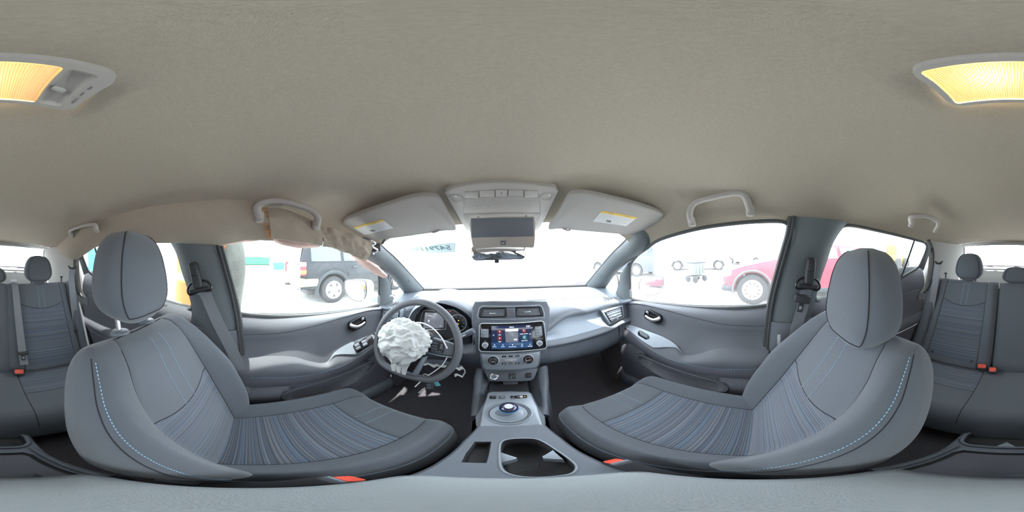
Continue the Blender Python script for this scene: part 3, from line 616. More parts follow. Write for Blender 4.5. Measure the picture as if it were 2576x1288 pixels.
for x0, x1, ctr in ((.122, .575, .352), (-.575, .114, -.352)):
    gr = [(ctr-.155, .004, .006), (ctr+.155, .004, .006)]+([(-.115, .006, .010), (.075, .003, .004)] if x0 < 0 else [])
    S = rback(x0, x1, gr); b = O('backrest', rregion(S, x0, x1, x0, ctr-.155, zero, one, 0), 'fabric', bench)
    O('backrest_edge', rregion(S, x0, x1, ctr+.155, x1, zero, one, 0), 'fabric', bench)
    O('striped_insert', rregion(S, x0, x1, ctr-.155, ctr+.155, lambda x: 0*x+.09, tb2(ctr), 0), 'stripe', bench)
    O('lower_strip', rregion(S, x0, x1, ctr-.155, ctr+.155, zero, lambda x: 0*x+.09, 0), 'fabric', bench)
    u = O('upper_panel', rregion(S, x0, x1, ctr-.155, ctr+.155, tb2(ctr), one, 0), 'fabric', bench)
    an = lambda x: np.full(40, (x-x0)/(x1-x0)*2-1)
    for q in (-.020, .020): O('stitching', dashes(S(an(ctr+q), np.linspace(.69, .95, 40))+rn*.001, .008, .002, .0009), 'stitch_blue', u)
    for q in (-.155, .155): O('seam', tube(S(an(ctr+q), np.linspace(.02, .96, 40)), .0018, 5), 'seam', u)
    xx = np.linspace(ctr-.155, ctr+.155, 30); O('seam', tube(S((xx-x0)/(x1-x0)*2-1, tb2(ctr)(xx)), .0018, 5), 'seam', u)
    O('back_shell', loft([[A(x, *(RB+(RT-RB)*k-rn*d)[1:]) for x, k, d in ((x0+.005, 0, .02), (x1-.005, 0, .02), (x1-.005, .985, .02), (x0+.005, .985, .02))] for d0 in (0,)]+[[A(x, *(RB+(RT-RB)*k-rn*.09)[1:]) for x, k in ((x0+.005, 0), (x1-.005, 0), (x1-.005, .985), (x0+.005, .985))]]), 'fabric', bench)
    if x0 > 0:
        for q in (-.14, .14): O('retainer_button', lathe((S(an(ctr+q*.9)[:1], A(.12 if q > 0 else .105))[0]+rn*.001, A(1, 0, 0), nrm(RT-RB), rn), [(.009, 0), (.008, .004), (0, .006)], 12), 'black', bench)
O('gap_filler', loft([[A(x, *(RB+(RT-RB)*k-rn*d)[1:]) for x, k in ((-.64, -.05), (.64, -.05), (.64, .93), (-.64, .93))] for d in (.025, .085)]), 'fabric', bench)  # added filler panel, stops light shining through the backrest gaps
for sg in (-1, 1):
    pr = [A(sg*.60, *(RB+(RT-RB)*k+rn*(.045*math.sqrt(max(0, 1-max(0, (k-.85)/.15)**2))))[1:]) for k in np.linspace(0, 1, 16)]
    rings = [[p+A(d*.040*math.sqrt(max(.02, 1-max(0, (i/15-.8)/.2)**2))*(1 if True else 1), 0, 0)+rn*(.02*math.sqrt(max(0, 1-(d)**2))-.0) for d in np.linspace(-1, 1, 9)]+[p+A(.04, 0, 0)-rn*.07, p+A(-.04, 0, 0)-rn*.07] for i, p in enumerate(pr)]
    O('side_pad', loft(rings), 'fabric', bench)
    h = headrest(bench, sg*.350, -1.20, -.200, .010, .108, .055, .02, 'fabric')
    for q in (-.05, .05): O('headrest_post', tube([A(sg*.35+q, -1.205, -.24), A(sg*.35+q, -1.20, -.17)], .006, 8), 'black', bench)
headrest(bench, -.006, -1.20, -.205, -.082, .105, .045, .01, 'fabric')
# bench cushion
def rcu(x, k):
    r = np.sqrt(np.maximum(1-(np.maximum(k-.82, 0)/.18)**2, 0)); z = -.755+.055*k-.004*np.exp(-((np.abs(x)-.150)/.004)**2)+.018*np.exp(-((np.abs(x)-.56)/.05)**2)
    z = z-.010*np.exp(-((k-.10)/.012)**2)
    z = -.90+(z+.90)*(.15+.85*r); e = np.clip((np.abs(x)-.60)/.05, 0, 1); z = z-.05*e**2
    return np.stack([x, -.895+.475*k+.02*np.cos(x*2.4)*k-.02*k, z], -1)
def rcreg(xa, xb, ka, kb, n=20):
    ks = np.linspace(ka, kb, 20) if kb < .8 else np.concatenate([np.linspace(ka, .82, 14), .82+.18*np.sin(np.linspace(.05, 1, 14)*math.pi/2)])
    X, K = np.meshgrid(np.linspace(xa, xb, n), ks, indexing='ij'); V = rcu(X, K); return grid(V, np.stack([V[..., 0], K*.48+9], -1))
O('cushion', rcreg(-.150, .150, 0, 1), 'fabric', bench)
for sg in (-1, 1):
    a, b = sorted((sg*.150, sg*.470)); O('cushion_insert', rcreg(a, b, .10, .55), 'stripe', bench)
    O('cushion_rear_strip', rcreg(a, b, 0, .10), 'fabric', bench); O('cushion_front', rcreg(a, b, .55, 1), 'fabric', bench)
    a, b = sorted((sg*.470, sg*.655)); O('cushion_side', rcreg(a, b, 0, 1), 'fabric', bench)
    ln = rcu(np.full(40, sg*.150), np.linspace(.1, .97, 40)); O('seam', tube(ln, .0018, 5), 'seam', bench)
    ln = rcu(np.linspace(sg*.15, sg*.47, 20), np.full(20, .55)); O('seam', tube(ln, .0015, 5), 'seam', bench)
    O('release_knob', join(lathe(at(sg*.555, -1.215, -.20), [(.005, 0), (.005, .035), (.011, .037), (.012, .046), (0, .048)], 12)), 'black', bench)

# ================================================================= BELTS
for s, nm in ((1, 'passenger'), (-1, 'driver')):
    L = (lambda u, v, x: P(u, v, x=s*x))
    if s < 0: ring, top, low = (503, 716), (489, 668), [(516, 740), (545, 805), (583, 880), (600, 925), (612, 975), (620, 1010)]
    else: ring, top, low = (2030, 707), (2038, 655), [(2026, 740), (2018, 775), (2008, 810), (1998, 850), (1985, 910), (1975, 960)]
    c = L(*ring, .622); tp = L(*top, .615); t = T('seat_belt', "grey shoulder belt hanging from the pillar beside the %s's seat" % nm, 'seat belt', (s*.62, c[1], -.75))
    up = nrm(tp-c); fr = frame((c+tp)/2+A(-s*.010, 0, 0), (-s, 0, .1), up)
    O('height_cover', join(plate(fr, rrect(.038, .105, .012, 5), .022, .008), plate(sub(fr, 0, .02, .016), rrect(.030, .045, .008, 4), .010, .004)), 'black', t)
    f2 = frame(c+A(-s*.022, 0, 0), (-s, 0, .1), up)
    loop = [(-.040, -.030), (-.048, -.012), (-.036, .008), (-.016, .016), (0, .030), (.016, .016), (.036, .008), (.048, -.012), (.040, -.030)]
    O('belt_guide', tube(spline([loc(f2, a, b, 0) for a, b in loop]+[loc(f2, .0, -.024, .002)], 40, True), .0045, 8, closed=True), 'black_gloss', t)
    O('guide_bar', tube([loc(f2, -.036, -.018, .003), loc(f2, .036, -.018, .003)], .008, 8), 'black', t)
    path = [c+A(-s*.024, 0, -.012)]+[L(*p, (.622, .618, .618, .620, .625, .630)[i]) for i, p in enumerate(low)]
    path = spline(path, 30); wd = np.cross(np.gradient(path, axis=0), A(s*1., 0, 0))
    O('webbing', ribbon(path, wd, np.linspace(.046, .047, 30), .002), 'belt', t)
    if s > 0:
        p = L(2018, 752, .612); f3 = frame(p, (-s, 0, .1), nrm(path[5]-path[12]))
        O('buckle_tongue', join(rbox(sub(f3, 0, .0, .004), .066, .034, .014, .006), rbox(sub(f3, 0, -.035, .004), .022, .040, .003, .001)), 'black', t)
        O('tongue_slot', rbox(sub(f3, 0, -.036, .0055), .010, .014, .004, .001), 'silver_trim', t)
bks = [('buckle', (-.112, .175, -.655), 'red-topped belt buckle between driver cushion and console'), ('buckle', (.118, .235, -.660), 'red-topped belt buckle between passenger cushion and console')]
for (n, p, lb), s in zip(bks, (-1, 1)):
    bp = P(865, 1206, z=-.640) if s < 0 else P(1550, 1162, z=-.645)
    t = T('belt_buckle', lb, 'belt buckle', (bp[0], bp[1]-.05, -.80)); ax = nrm(A(0, .75, .55)); fr = (bp-ax*.045, A(1, 0, 0), np.cross(ax, A(1, 0, 0)), ax)
    O('housing', plate(fr, rrect(.034, .052, .010, 4), .045, .006, -.07), 'black', t)
    O('release_button', plate(sub(fr, 0, .004, .045), rrect(.024, .030, .006, 4), .006, .002), 'red_button', t)
    O('slot_plate', rbox(sub(fr, 0, -.018, .047), .028, .004, .008, .001), 'silver_trim', t)
def rearbelt(name, label, slot, pts, tong, xs_):
    t = T('seat_belt', label, 'seat belt', (pts[-1][0], pts[-1][1]+.03, -.78))
    path = spline(pts, 24); O('webbing', ribbon(path, np.tile(A(1, .25*np.sign(pts[0][0]) if abs(pts[0][0]) > .3 else 0, 0), (24, 1)), .046, .002), 'belt', t)
    f3 = frame(tong+rn*.012, rn, rd); O('buckle_tongue', join(rbox(f3, .062, .022, .014, .006), rbox(sub(f3, 0, -.028, 0), .022, .036, .003, .001)), 'black', t)
    O('tongue_slot', rbox(sub(f3, 0, -.030, .002), .012, .014, .004, .001), 'silver_trim', t)
    if slot is not None:
        fr = frame(slot, (-np.sign(slot[0])*.8, .5, .1)); sc = [(-.035, .010), (-.02, -.012), (.0, -.02), (.02, -.012), (.035, .012), (.015, .0), (0, -.004), (-.015, .0)]
        O('belt_slot', plate(fr, sc, .008, .002, -.01), 'black', t)
    return t
sl_r = P(2362, 660, x=.575); sl_l = P(181, 672, x=-.575)
rearbelt('b', "grey shoulder belt over the rear bench behind the passenger's seat", sl_r, [sl_r+A(0, .01, -.015), P(2356, 690, x=.57), P(2350, 730, x=.572), P(2340, 790, x=.575), P(2334, 840, x=.575), P(2328, 880, x=.575)], P(2335, 838, x=.57), 1)
rearbelt('b', "grey shoulder belt over the rear bench behind the driver's seat", sl_l, [sl_l+A(0, .01, -.015), P(180, 700, x=-.57), P(185, 760, x=-.572), P(192, 815, x=-.574), P(199, 860, x=-.574), P(203, 890, x=-.57)], P(194, 830, x=-.57), 1)
cpt = [A(-.165, -1.21, -.175)]+[A(-.165-.005*k, *(RB+(RT-RB)*q+rn*.055)[1:]) for k, q in enumerate((.95, .8, .6, .4, .22, .10))]
rearbelt('b', 'grey centre belt lying on the rear bench backrest', None, cpt, cpt[-2], 1)
for (u, v, lab, b) in ((2470, 922, 'taller black buckle with red button on the rear bench behind the passenger', 1), (2497, 931, 'short black buckle with red button beside the bench split', .8), (48, 936, "lone black buckle with red button on the rear bench behind the driver's seat", 1)):
    p = P(u, v, z=-.705); b *= 1.5; t = T('belt_buckle', lab, 'belt buckle', (p[0], p[1], -.77)); ax = nrm(A(.1 if u < 1000 else -.1, .75, .6)); aa = nrm(np.cross(A(0, 0, 1), -ax)); aa = nrm(np.cross(ax, np.cross(aa, ax))); fr = (p-ax*.02, aa, np.cross(ax, aa), ax)
    O('housing', plate(fr, rrect(.040*b, .046, .009, 4), .02, .005, -.05), 'black', t)
    O('release_button', plate(sub(fr, 0, -.003, .018), rrect(.030*b, .028, .005, 4), .008, .003), 'red_button', t)

# ================================================================= DASHBOARD
from mathutils.geometry import tessellate_polygon
dash = T('dashboard', 'dark grey dashboard with silver trim, air vents and touchscreen', 'dashboard', (0, .95, -.70))
def xcurve(pts):
    p = [P(u, v, y=y) for u, v, y in pts]; p = p+[p[-1]+A(.14, -.015, 0)]; return itp([(q[0], q[1]) for q in p]), itp([(q[0], q[2]) for q in p])
K1 = xcurve([(1270, 757, .90), (1360, 755, .90), (1440, 752, .885), (1521, 749, .84), (1560, 756, .77)])
K2 = xcurve([(1270, 842, .70), (1374, 836, .725), (1407, 812, .75), (1430, 799, .765), (1469, 792, .775), (1507, 782, .775), (1563, 768, .735)])
K4 = xcurve([(1270, 868, .68), (1374, 857, .70), (1453, 841, .735), (1531, 817, .745), (1566, 803, .725)])
K5 = xcurve([(1270, 884, .675), (1373, 876, .69), (1453, 861, .72), (1531, 837, .733), (1568, 814, .715)])
K6 = xcurve([(1270, 918, .73), (1370, 915, .74), (1430, 905, .775), (1500, 890, .79), (1562, 860, .77)])
K0 = (lambda x: 1.275-.17*(np.asarray(x)/.69)**2, lambda x: -.262+0*np.asarray(x))
def kpatch(ca, cb, xs, prof=lambda k, x: (0, 0), n=10):
    V = np.array([[A(x, ca[0](x)*(1-k)+cb[0](x)*k+prof(k, x)[0], ca[1](x)*(1-k)+cb[1](x)*k+prof(k, x)[1]) for k in np.linspace(0, 1, n)] for x in xs]); return grid(V)
xr = np.linspace(.10, .705, 50); xl = -xr
mK = lambda c: (lambda x: c[0](-np.asarray(x)), lambda x: c[1](-np.asarray(x)))
aK = lambda c: (lambda x: c[0](np.abs(x)), lambda x: c[1](np.abs(x)))
xa = np.linspace(-.705, .705, 90)
O('top_pad', kpatch(K0, aK(K1), xa, lambda k, x: (0, .022*math.sin(k*math.pi)), 14), 'dash_top', dash)
O('pad_crease', tube([(x, K1[0](x)+.002, K1[1](x)+.001) for x in np.linspace(.12, .60, 40)], .0016, 5), 'dash', dash)
sp = O('passenger_pad', kpatch(K1, K2, xr, lambda k, x: (-.045*math.sin(k*math.pi)*k, .020*math.sin(k*math.pi)), 16), 'dash_top', dash)
K3 = (lambda x: K2[0](x)+.014, lambda x: K2[1](x)-.006)
O('pad_underside', kpatch(K2, K3, xr, n=3), 'dash', dash)
x3 = np.linspace(.155, .545, 50)
O('silver_insert', kpatch(K3, K4, x3, lambda k, x: (.010*math.sin(k*math.pi), 0), 10), 'silver_trim', dash)
O('insert_end', kpatch(K3, K4, np.linspace(.545, .705, 10), n=6), 'dash', dash)
O('lower_lip', kpatch(K4, K5, xr, lambda k, x: (-.022*math.sin(k*math.pi), 0), 9), 'dash', dash)
gb = O('glove_box', kpatch((lambda x: K5[0](x)+.006, lambda x: K5[1](x)-.003), K6, np.linspace(.185, .600, 40), lambda k, x: (-.028*math.sin(k*math.pi), -.012*math.sin(k*math.pi)), 12), 'dash', dash)
O('latch', rbox(frame(P(1443, 897, y=.755), (0, -1, -.35), (-.35, 0, 1)), .065, .008, .006, .002), 'satin_trim', gb)
for a, b in ((.10, .182), (.603, .705)): O('side_panel', kpatch(K5, K6, np.linspace(a, b, 14), lambda k, x: (-.026*math.sin(k*math.pi), -.012*math.sin(k*math.pi)), 12), 'dash', dash)
O('underside', kpatch(aK(K6), (lambda x: 1.10+0*np.asarray(x), lambda x: -.60+0*np.asarray(x)), xa, n=4), 'black', dash)
bwin = lambda x: smooth((x+.56)/.06)*smooth((-.13-x)/.06)
O('driver_pad', kpatch(mK(K1), mK(K2), xl, lambda k, x: (-.03*math.sin(k*math.pi)*k+.15*bwin(x)*smooth(k/.35), .012*math.sin(k*math.pi)), 14), 'dash_top', dash)
O('knee_panel', kpatch(mK(K2), mK(K6), xl, lambda k, x: (-.035*math.sin(k*math.pi)+.15*bwin(x)*(1-smooth((k-.30)/.15)), 0), 20), 'dash', dash)
fr = frame(P(1423, 748.5, y=.905), (0, -.45, 1), (0, 1, .4)); O('lettering', letters('SRS AIRBAG', .0125, sub(fr, 0, 0, .020), .0002), 'ink', dash)

def vent(par, fr, out, slat_b, w, tabs, vanes=8, depth=.02):
    v = O('air_vent', ringplate(fr, out, .005, .006, .002, -.004), 'black_gloss', par); O('duct', plate(sub(fr, 0, 0, -depth), inset(out, .003), .001, .0005, -.002), 'black', v)
    o = np.array(out)
    for b in slat_b:
        xs = []; n = len(o)
        for i in range(n):
            p, q = o[i], o[(i+1) % n]
            if (p[1]-b)*(q[1]-b) < 0: xs.append(p[0]+(q[0]-p[0])*(b-p[1])/(q[1]-p[1]))
        x0, x1 = min(xs)+.004, max(xs)-.004; O('slat', rbox(sub(fr, (x0+x1)/2, b, -.002), x1-x0, .0026, .012, .0008, 1), 'slat', v)
    x0, x1 = o[:, 0].min()+.008, o[:, 0].max()-.008
    for k in range(vanes): 
        a = x0+(x1-x0)*(k+.5)/vanes; bb = [o[:, 1].min()+.006, o[:, 1].max()-.006]; O('vane', rbox(sub(fr, a, sum(bb)/2, -.013), .0015, (bb[1]-bb[0])*.8, .006, 0), 'dash', v)
    for a, b in tabs: O('adjuster', rbox(sub(fr, a, b, .004), .026, .005, .006, .0015), 'chrome', v)
    return v
# passenger side vent
c = P(1545, 795, y=.735); fr = frame(c, (-.18, -1, .30), (-.12, 0, 1)); q = [PP(u, v, fr) for u, v in ((1520, 785), (1563, 771), (1566, 796), (1536, 811))]
O('vent_surround', plate(sub(fr, 0, 0, -.006), inset(q, -.011), .008, .004, -.03), 'satin_trim', dash)
vent(dash, sub(fr, 0, 0, .002), q, [q[2][1]+(q[0][1]-q[2][1])*k for k in (-.15, .12, .36, .62, .85)], .07, [(.004, .002)], 4)
# demister grilles on the pad ends
for s in (-1, 1):
    for k in range(5):
        u = 1518+k*6.5; p0, p1 = P(u, 751, y=.805), P(u+8, 757, y=.775); p0[0] *= s; p1[0] *= s
        O('demister_slot', tube([p0+A(0, 0, .010), p1+A(0, 0, .010)], .0028, 5), 'black', dash)
# speaker / driver end vent
fr = frame(A(-.60, .735, -.335), (.18, -1, .30)); vent(dash, fr, rrect(.075, .060, .012, 3), [-.015, 0, .015], .06, [(0, 0)], 3)
O('end_trim', plate(sub(fr, 0, 0, -.02), rrect(.105, .085, .015, 3), .018, .004), 'silver_trim', dash)

# ---- centre stack
CS = frame(P(1286, 845, y=.672), (0, -1, .29))
def cs(u, v, c=0.): return PP(u, v, CS, c)
body = [cs(*p) for p in ((1194, 758), (1240, 756), (1335, 756), (1376, 757), (1384, 775), (1384, 802), (1377, 840), (1376, 882), (1362, 888), (1208, 892), (1197, 888), (1193, 850), (1186, 815), (1186, 775))]
O('stack_body', plate(sub(CS, 0, 0, -.012), body, .012, .008, -.14), 'dash', dash)
vb = [cs(*p) for p in ((1208, 776), (1216, 772), (1355, 770), (1361, 773), (1367, 790), (1366, 797), (1207, 800), (1203, 795))]
O('vent_rim', ringplate(CS, inset(vb, -.006), .006, .006, .002), 'satin_trim', dash)
def px_rect(u0, v0, u1, v1): a0, b0 = cs(u0, v0); a1, b1 = cs(u1, v1); return [(a0, b0), (a0, b1), (a1, b1), (a1, b0)]
lv = [cs(*p) for p in ((1212, 775), (1272, 774), (1272, 798), (1206, 799))]; rv_ = [cs(*p) for p in ((1298, 773), (1357, 772), (1365, 795), (1298, 797))]
for vv, tb_ in ((lv, cs(1240, 788)), (rv_, cs(1327, 784.5))):
    b0 = np.mean([p[1] for p in vv]); vent(dash, CS, vv, [b0-.013, b0-.0045, b0+.004, b0+.0125], .1, [tb_], 7)
hb = [cs(*p) for p in ((1274, 775), (1296, 774), (1297, 796), (1275, 797))]
hz = O('hazard_button', join(plate(CS, hb, .007, .002), plate(sub(CS, 0, 0, .005), inset(hb, .005), .005, .002)), 'dash', dash)
a, b = cs(1285.5, 785.5); O('hazard_mark', tube([loc(CS, a+.0055*math.cos(R(k)), b+.0055*math.sin(R(k)), .0105) for k in (90, 210, 330)], .0009, 4, closed=True), 'red_print', hz)
# touchscreen unit
sc0, sc1, sc2, sc3 = cs(1205, 811), cs(1369, 805), cs(1372, 875), cs(1207, 882)
cen = np.mean([sc0, sc1, sc2, sc3], axis=0); wS = (np.hypot(*np.subtract(sc1, sc0))+np.hypot(*np.subtract(sc2, sc3)))/2; hS = (np.hypot(*np.subtract(sc0, sc3))+np.hypot(*np.subtract(sc1, sc2)))/2
SF = sub(CS, cen[0], cen[1], .004)
du = O('display_unit', plate(SF, rrect(wS-.004, hS-.004, .014, 5), .014, .002), 'black_gloss', dash)
O('silver_rim', ringplate(SF, rrect(wS, hS, .016, 6), .0035, .016, .0012), 'bright_rim', du)
SS_ = sub(SF, 0, 0, .0142); k5 = 5.368
def sp_(x, y):                                    # a place on the unit, from the close-up of the photograph
    return PP(1180+x/k5, 740+y/k5, SS_)
def slab(x0, y0, x1, y1, m, nm, par, t=.0004, c=0., r=.001):
    a0, b0 = sp_(x0, y0); a1, b1 = sp_(x1, y1); f = sub(SS_, (a0+a1)/2, (b0+b1)/2, c); return O(nm, plate(f, rrect(abs(a1-a0), abs(b1-b0), r, 3), t, t*.3), m, par)
def word(s, x, y, hgt, m='screen_text', par=None, c=.0009, sq=.9, bold=.0):
    a, b = sp_(x, y); O('lettering', letters(s, hgt/k5*.0014, sub(SS_, a, b, c), .0001, squeeze=sq, bold=bold), m, par)
scr = slab(302, 428, 862, 716, 'screen_navy', 'screen', du)
slab(302, 655, 862, 716, 'screen_blue', 'menu_bar', scr, c=.0003)
slab(302, 462, 862, 464, 'screen_grey', 'menu_line', scr, c=.0003)
slab(488, 470, 666, 645, 'screen_grey', 'menu_panel', scr, c=.0003); slab(488, 470, 664, 496, 'screen_text', 'menu_header', scr, c=.0006)
word('Apple CarPlay', 560, 484, 30, 'ink', scr, .0012)
word('MENU', 575, 446, 30, par=scr); word('9:31', 798, 434, 42, par=scr, bold=.0001)
for x, y, m, s in ((413, 505, 'screen_red', 'USB1'), (413, 597, 'screen_red', 'USB2'), (742, 490, 'screen_red', 'Apple CarPlay'), (748, 582, 'screen_teal', 'Quick Dial')):
    ic = slab(x-30, y-28, x+30, y+28, m, 'menu_icon', scr, c=.0003); word(s, x, y+45, 24, par=scr)
    a, b = sp_(x, y)
    if 'USB' in s: g = tube([loc(SS_, a, b-.0045, .001), loc(SS_, a, b+.0045, .001)], .0005, 4); g = join(g, tube([loc(SS_, a-.002, b+.001, .001), loc(SS_, a, b-.002, .001), loc(SS_, a+.002, b+.0015, .001)], .0005, 4))
    else: g = tube([loc(SS_, a+.0035*math.cos(R(t_)), b+.0035*math.sin(R(t_)), .001) for t_ in range(30, 330, 30)], .0005, 4)
    O('icon_mark', g, 'screen_text', ic)
for x, s in ((345, 'Phone'), (457, 'Audio'), (587, 'Connections'), (716, 'Info'), (822, 'Settings')):
    word(s, x, 708 if x < 700 else 700, 24, par=scr); a, b = sp_(x, 685 if x < 700 else 676); O('icon_mark', lathe(sub(SS_, a, b, .0006), [(.0022, 0), (.0022, .0004), (0, .0004)], 8), 'screen_text', scr)
a, b = sp_(627, 612); O('menu_button', tube([loc(SS_, a+x_, b+y_, .001) for x_, y_ in rrect(.0125, .0056, .0027, 4)], .0005, 4, closed=True), 'screen_text', scr); word('Source', 627, 613, 20, par=scr)
word('<', 330, 556, 50, par=scr); word('>', 824, 538, 50, par=scr)
for x0, y0, rows in ((158, 468, ('MENU', '(  <>', 'AUDIO')), (885, 440, ('CAMERA', '<<  >>', 'BACK'))):
    bk = slab(x0, y0, x0+106, y0+118, 'satin_trim', 'button_pad', du, .002, 0, .002)
    for k, s in enumerate(rows):
        a, b = sp_(x0+53, y0+18+k*41); O('lettering', letters(s, .0055, sub(SS_, a, b, .0021), .0001), 'white_print', bk)
        if k: a0, b0 = sp_(x0+8, y0+k*41-3); a1, b1 = sp_(x0+98, y0+k*41-3); O('button_gap', tube([loc(SS_, a0, b0, .002), loc(SS_, a1, b1, .002)], .0004, 4), 'black', bk)
for x, y, s, s2 in ((218, 682, 'VOL', 'PUSH'), (948, 656, 'TUNE SCROLL', 'OK')):
    a, b = sp_(x, y); f = sub(SS_, a, b, 0); kn = O('rotary_knob', lathe(f, [(.0125, 0), (.0125, .010), (.0115, .013), (.0085, .013), (.008, .011)], 28), 'bright_rim', du)
    O('knob_cap', lathe(f, [(.0083, .009), (.0083, .0118), (.0075, .0125), (0, .0125)], 24), 'satin_trim', kn)
    word(s, x, y-52, 20, 'white_print', du); word(s2, x, y+50, 20, 'white_print', du)
# climate panel and the lower console face
CF = sub(CS, 0, 0, -.004)
cp = [PP(1180+x/k5, 740+y/k5, CF) for x, y in ((150, 778), (958, 752), (966, 800), (942, 955), (905, 992), (700, 1018), (420, 1028), (215, 1030), (175, 985), (158, 900))]
cl = O('climate_panel', join(plate(CF, cp, .010, .003, -.10)), 'dash', dash)
rim_ = [PP(1180+x/k5, 740+y/k5, CF) for x, y in ((172, 800), (945, 772), (922, 945), (890, 975), (700, 998), (420, 1008), (235, 1008), (195, 975))]
O('panel_face', plate(sub(CF, 0, 0, .008), rim_, .005, .003), 'satin_trim', cl)
C2F = sub(CF, 0, 0, .0132)
def cp_(x, y): return PP(1180+x/k5, 740+y/k5, C2F)
for x, y, s in ((328, 890, 'OFF'), (795, 873, 'AUTO')):
    a, b = cp_(x, y); f = sub(C2F, a, b); kn = O('climate_knob', lathe(f, [(.0195, -.002), (.0195, .014), (.0165, .017), (.0155, .016), (0, .016)], 32), 'black_gloss', cl)
    O('knob_ring', lathe(f, [(.0225, -.002), (.0225, .004), (.0205, .006), (.0195, .004), (.0195, -.002)], 36), 'bright_rim', kn)
    O('lettering', letters(s, .0085, sub(f, 0, -.002, .0163), .0001), 'white_print', kn)
    O('scale_arc', tube([loc(f, .0125*math.cos(R(t_)), .0125*math.sin(R(t_)), .0164) for t_ in range(-10, 191, 10)], .0005, 4), 'white_print', kn)
    if s == 'AUTO': O('scale_arc', tube([loc(f, .0125*math.cos(R(t_)), .0125*math.sin(R(t_)), .0166) for t_ in range(-30, 60, 10)], .0009, 4), 'red_print', kn)
for r_, (y, ss) in enumerate(((842, ('A', 'V', 'FAN')), (938, ('A/C', 'MODE', 'DEF')))):
    for k, s in enumerate(ss):
        a, b = cp_(472+k*90, y-k*3); f = sub(C2F, a, b); bt = O('climate_button', rbox(f, .0160, .0085, .005, .0012), 'black_gloss', cl); O('lettering', letters(s, .0052, sub(f, 0, 0, .0026), .0001), 'white_print', bt)
a, b = cp_(558, 889); O('fan_bar', rbox(sub(C2F, a, b), .048, .0062, .008, .002), 'chrome', cl)
a, b = cp_(563, 1006); f = sub(C2F, a, b, -.004); ps = O('airbag_indicator', plate(f, rrect(.053, .0085, .002), .003, .001), 'black', cl)
O('lettering', join(letters('PASSENGER', .0042, sub(f, -.013, .0018, .0031), .0001), letters('AIR BAG', .0042, sub(f, -.013, -.0022, .0031), .0001)), 'white_print', ps); O('warning_light', lathe(sub(f, .001, 0, .003), [(.0032, 0), (.0032, .0006), (0, .0008)], 12), 'orange_light', ps)
LF = frame(P(1285, 948, y=.668), (0, -1, .62))
def lf(x, y): return PP(1180+x/k5, 740+y/k5, LF)
lp_ = O('lower_face', plate(LF, [lf(*p) for p in ((205, 1035), (420, 1034), (700, 1024), (930, 998), (880, 1130), (838, 1165), (500, 1178), (275, 1172))], .006, .003, -.08), 'dash', dash)
a, b = lf(340, 1112); f = sub(LF, a, b, .006); pb = O('power_button', lathe(f, [(.019, -.003), (.019, .004), (.016, .006), (.014, .005), (.0135, .007), (0, .0075)], 32), 'chrome', lp_)
O('button_face', lathe(f, [(.011, .006), (.011, .0082), (0, .0086)], 24), 'silver_trim', pb); O('power_mark', tube([loc(f, .004*math.cos(R(t_)), .004*math.sin(R(t_)), .0088) for t_ in range(-235, 56, 15)], .0005, 4), 'ink', pb)
a, b = lf(583, 1104); f = sub(LF, a, b, .006); us = O('usb_panel', plate(f, rrect(.027, .030, .002), .002, .0008), 'black', lp_)
O('usb_port', rbox(sub(f, -.004, -.006, .002), .0055, .010, .002, .0006), 'silver_trim', us); O('usb_port', rbox(sub(f, -.004, .007, .002), .0055, .007, .002, .0006), 'dash', us)
O('lettering', letters('USB', .006, spin(sub(f, .006, 0, .0021), 90), .0001), 'white_print', us)
a, b = lf(802, 1092); f = sub(LF, a, b, .006); so_ = O('socket_cover', plate(f, [(-.013, -.012), (.010, -.014), (.013, .010), (-.010, .013)], .006, .003), 'black', lp_); O('cover_tab', rbox(sub(f, .002, .011, .006), .018, .004, .004, .001), 'black_gloss', so_)

# ---- instrument binnacle
BF = frame(P(1108, 815, y=.745), (0, -1, .22))
hood_px = [(1028, 868), (1022, 835), (1027, 805), (1042, 780), (1068, 766), (1100, 762), (1138, 770), (1168, 785), (1186, 805), (1193, 835), (1190, 868)]
inn = [loc(BF, *PP(u, v, BF, .02), .02) for u, v in hood_px]; cc = np.mean(inn, axis=0)
outr = [p+nrm((p-cc)*A(1, 0, 1))*.016+A(0, .03, .004) for p in inn]; far = [p+nrm((p-cc)*A(1, 0, 1))*.030+A(0, .18, .012) for p in inn]; deep = [cc+(p-cc)*.90+A(0, .065, -.004) for p in inn]
O('binnacle_hood', loft([spline(r_, 40) for r_ in (deep, inn, [(a_+b_)/2+A(0, -.006, .002) for a_, b_ in zip(inn, outr)], outr, far)], closed=False), 'dash', dash)
clu = O('instrument_cluster', plate(sub(BF, 0, 0, -.035), [PP(*p, BF, -.035) for p in ((1040, 868), (1036, 830), (1048, 792), (1075, 776), (1140, 780), (1172, 800), (1182, 830), (1182, 862))], .002, .001, -.01), 'black', dash)
CL = sub(BF, 0, 0, -.032)
def cp2(u, v): return PP(u, v, CL)
ds = [cp2(*p) for p in ((1052, 830), (1064, 782), (1072, 780), (1118, 784), (1122, 800), (1122, 828))]
O('display_rim', tube([loc(CL, a, b, .001) for a, b in ds], .0012, 5, closed=True), 'bright_rim', clu)
dsp = O('driver_display', plate(CL, [cp2(*p) for p in ((1064, 826), (1070, 786), (1116, 788), (1116, 824))], .0008, .0003), 'screen_grey', clu)
for s, u, v, h in (('Warning', 1082, 794, .006), ('12.0', 1096, 789, .005), ('---', 1108, 812, .005), ('miles', 1108, 820, .004)): a, b = cp2(u, v); O('lettering', letters(s, h, sub(CL, a, b, .001), .0001), 'screen_text', dsp)
a, b = cp2(1079, 807); O('battery_mark', rbox(sub(CL, a, b, .001), .006, .012, .0006, 0), 'screen_text', dsp)
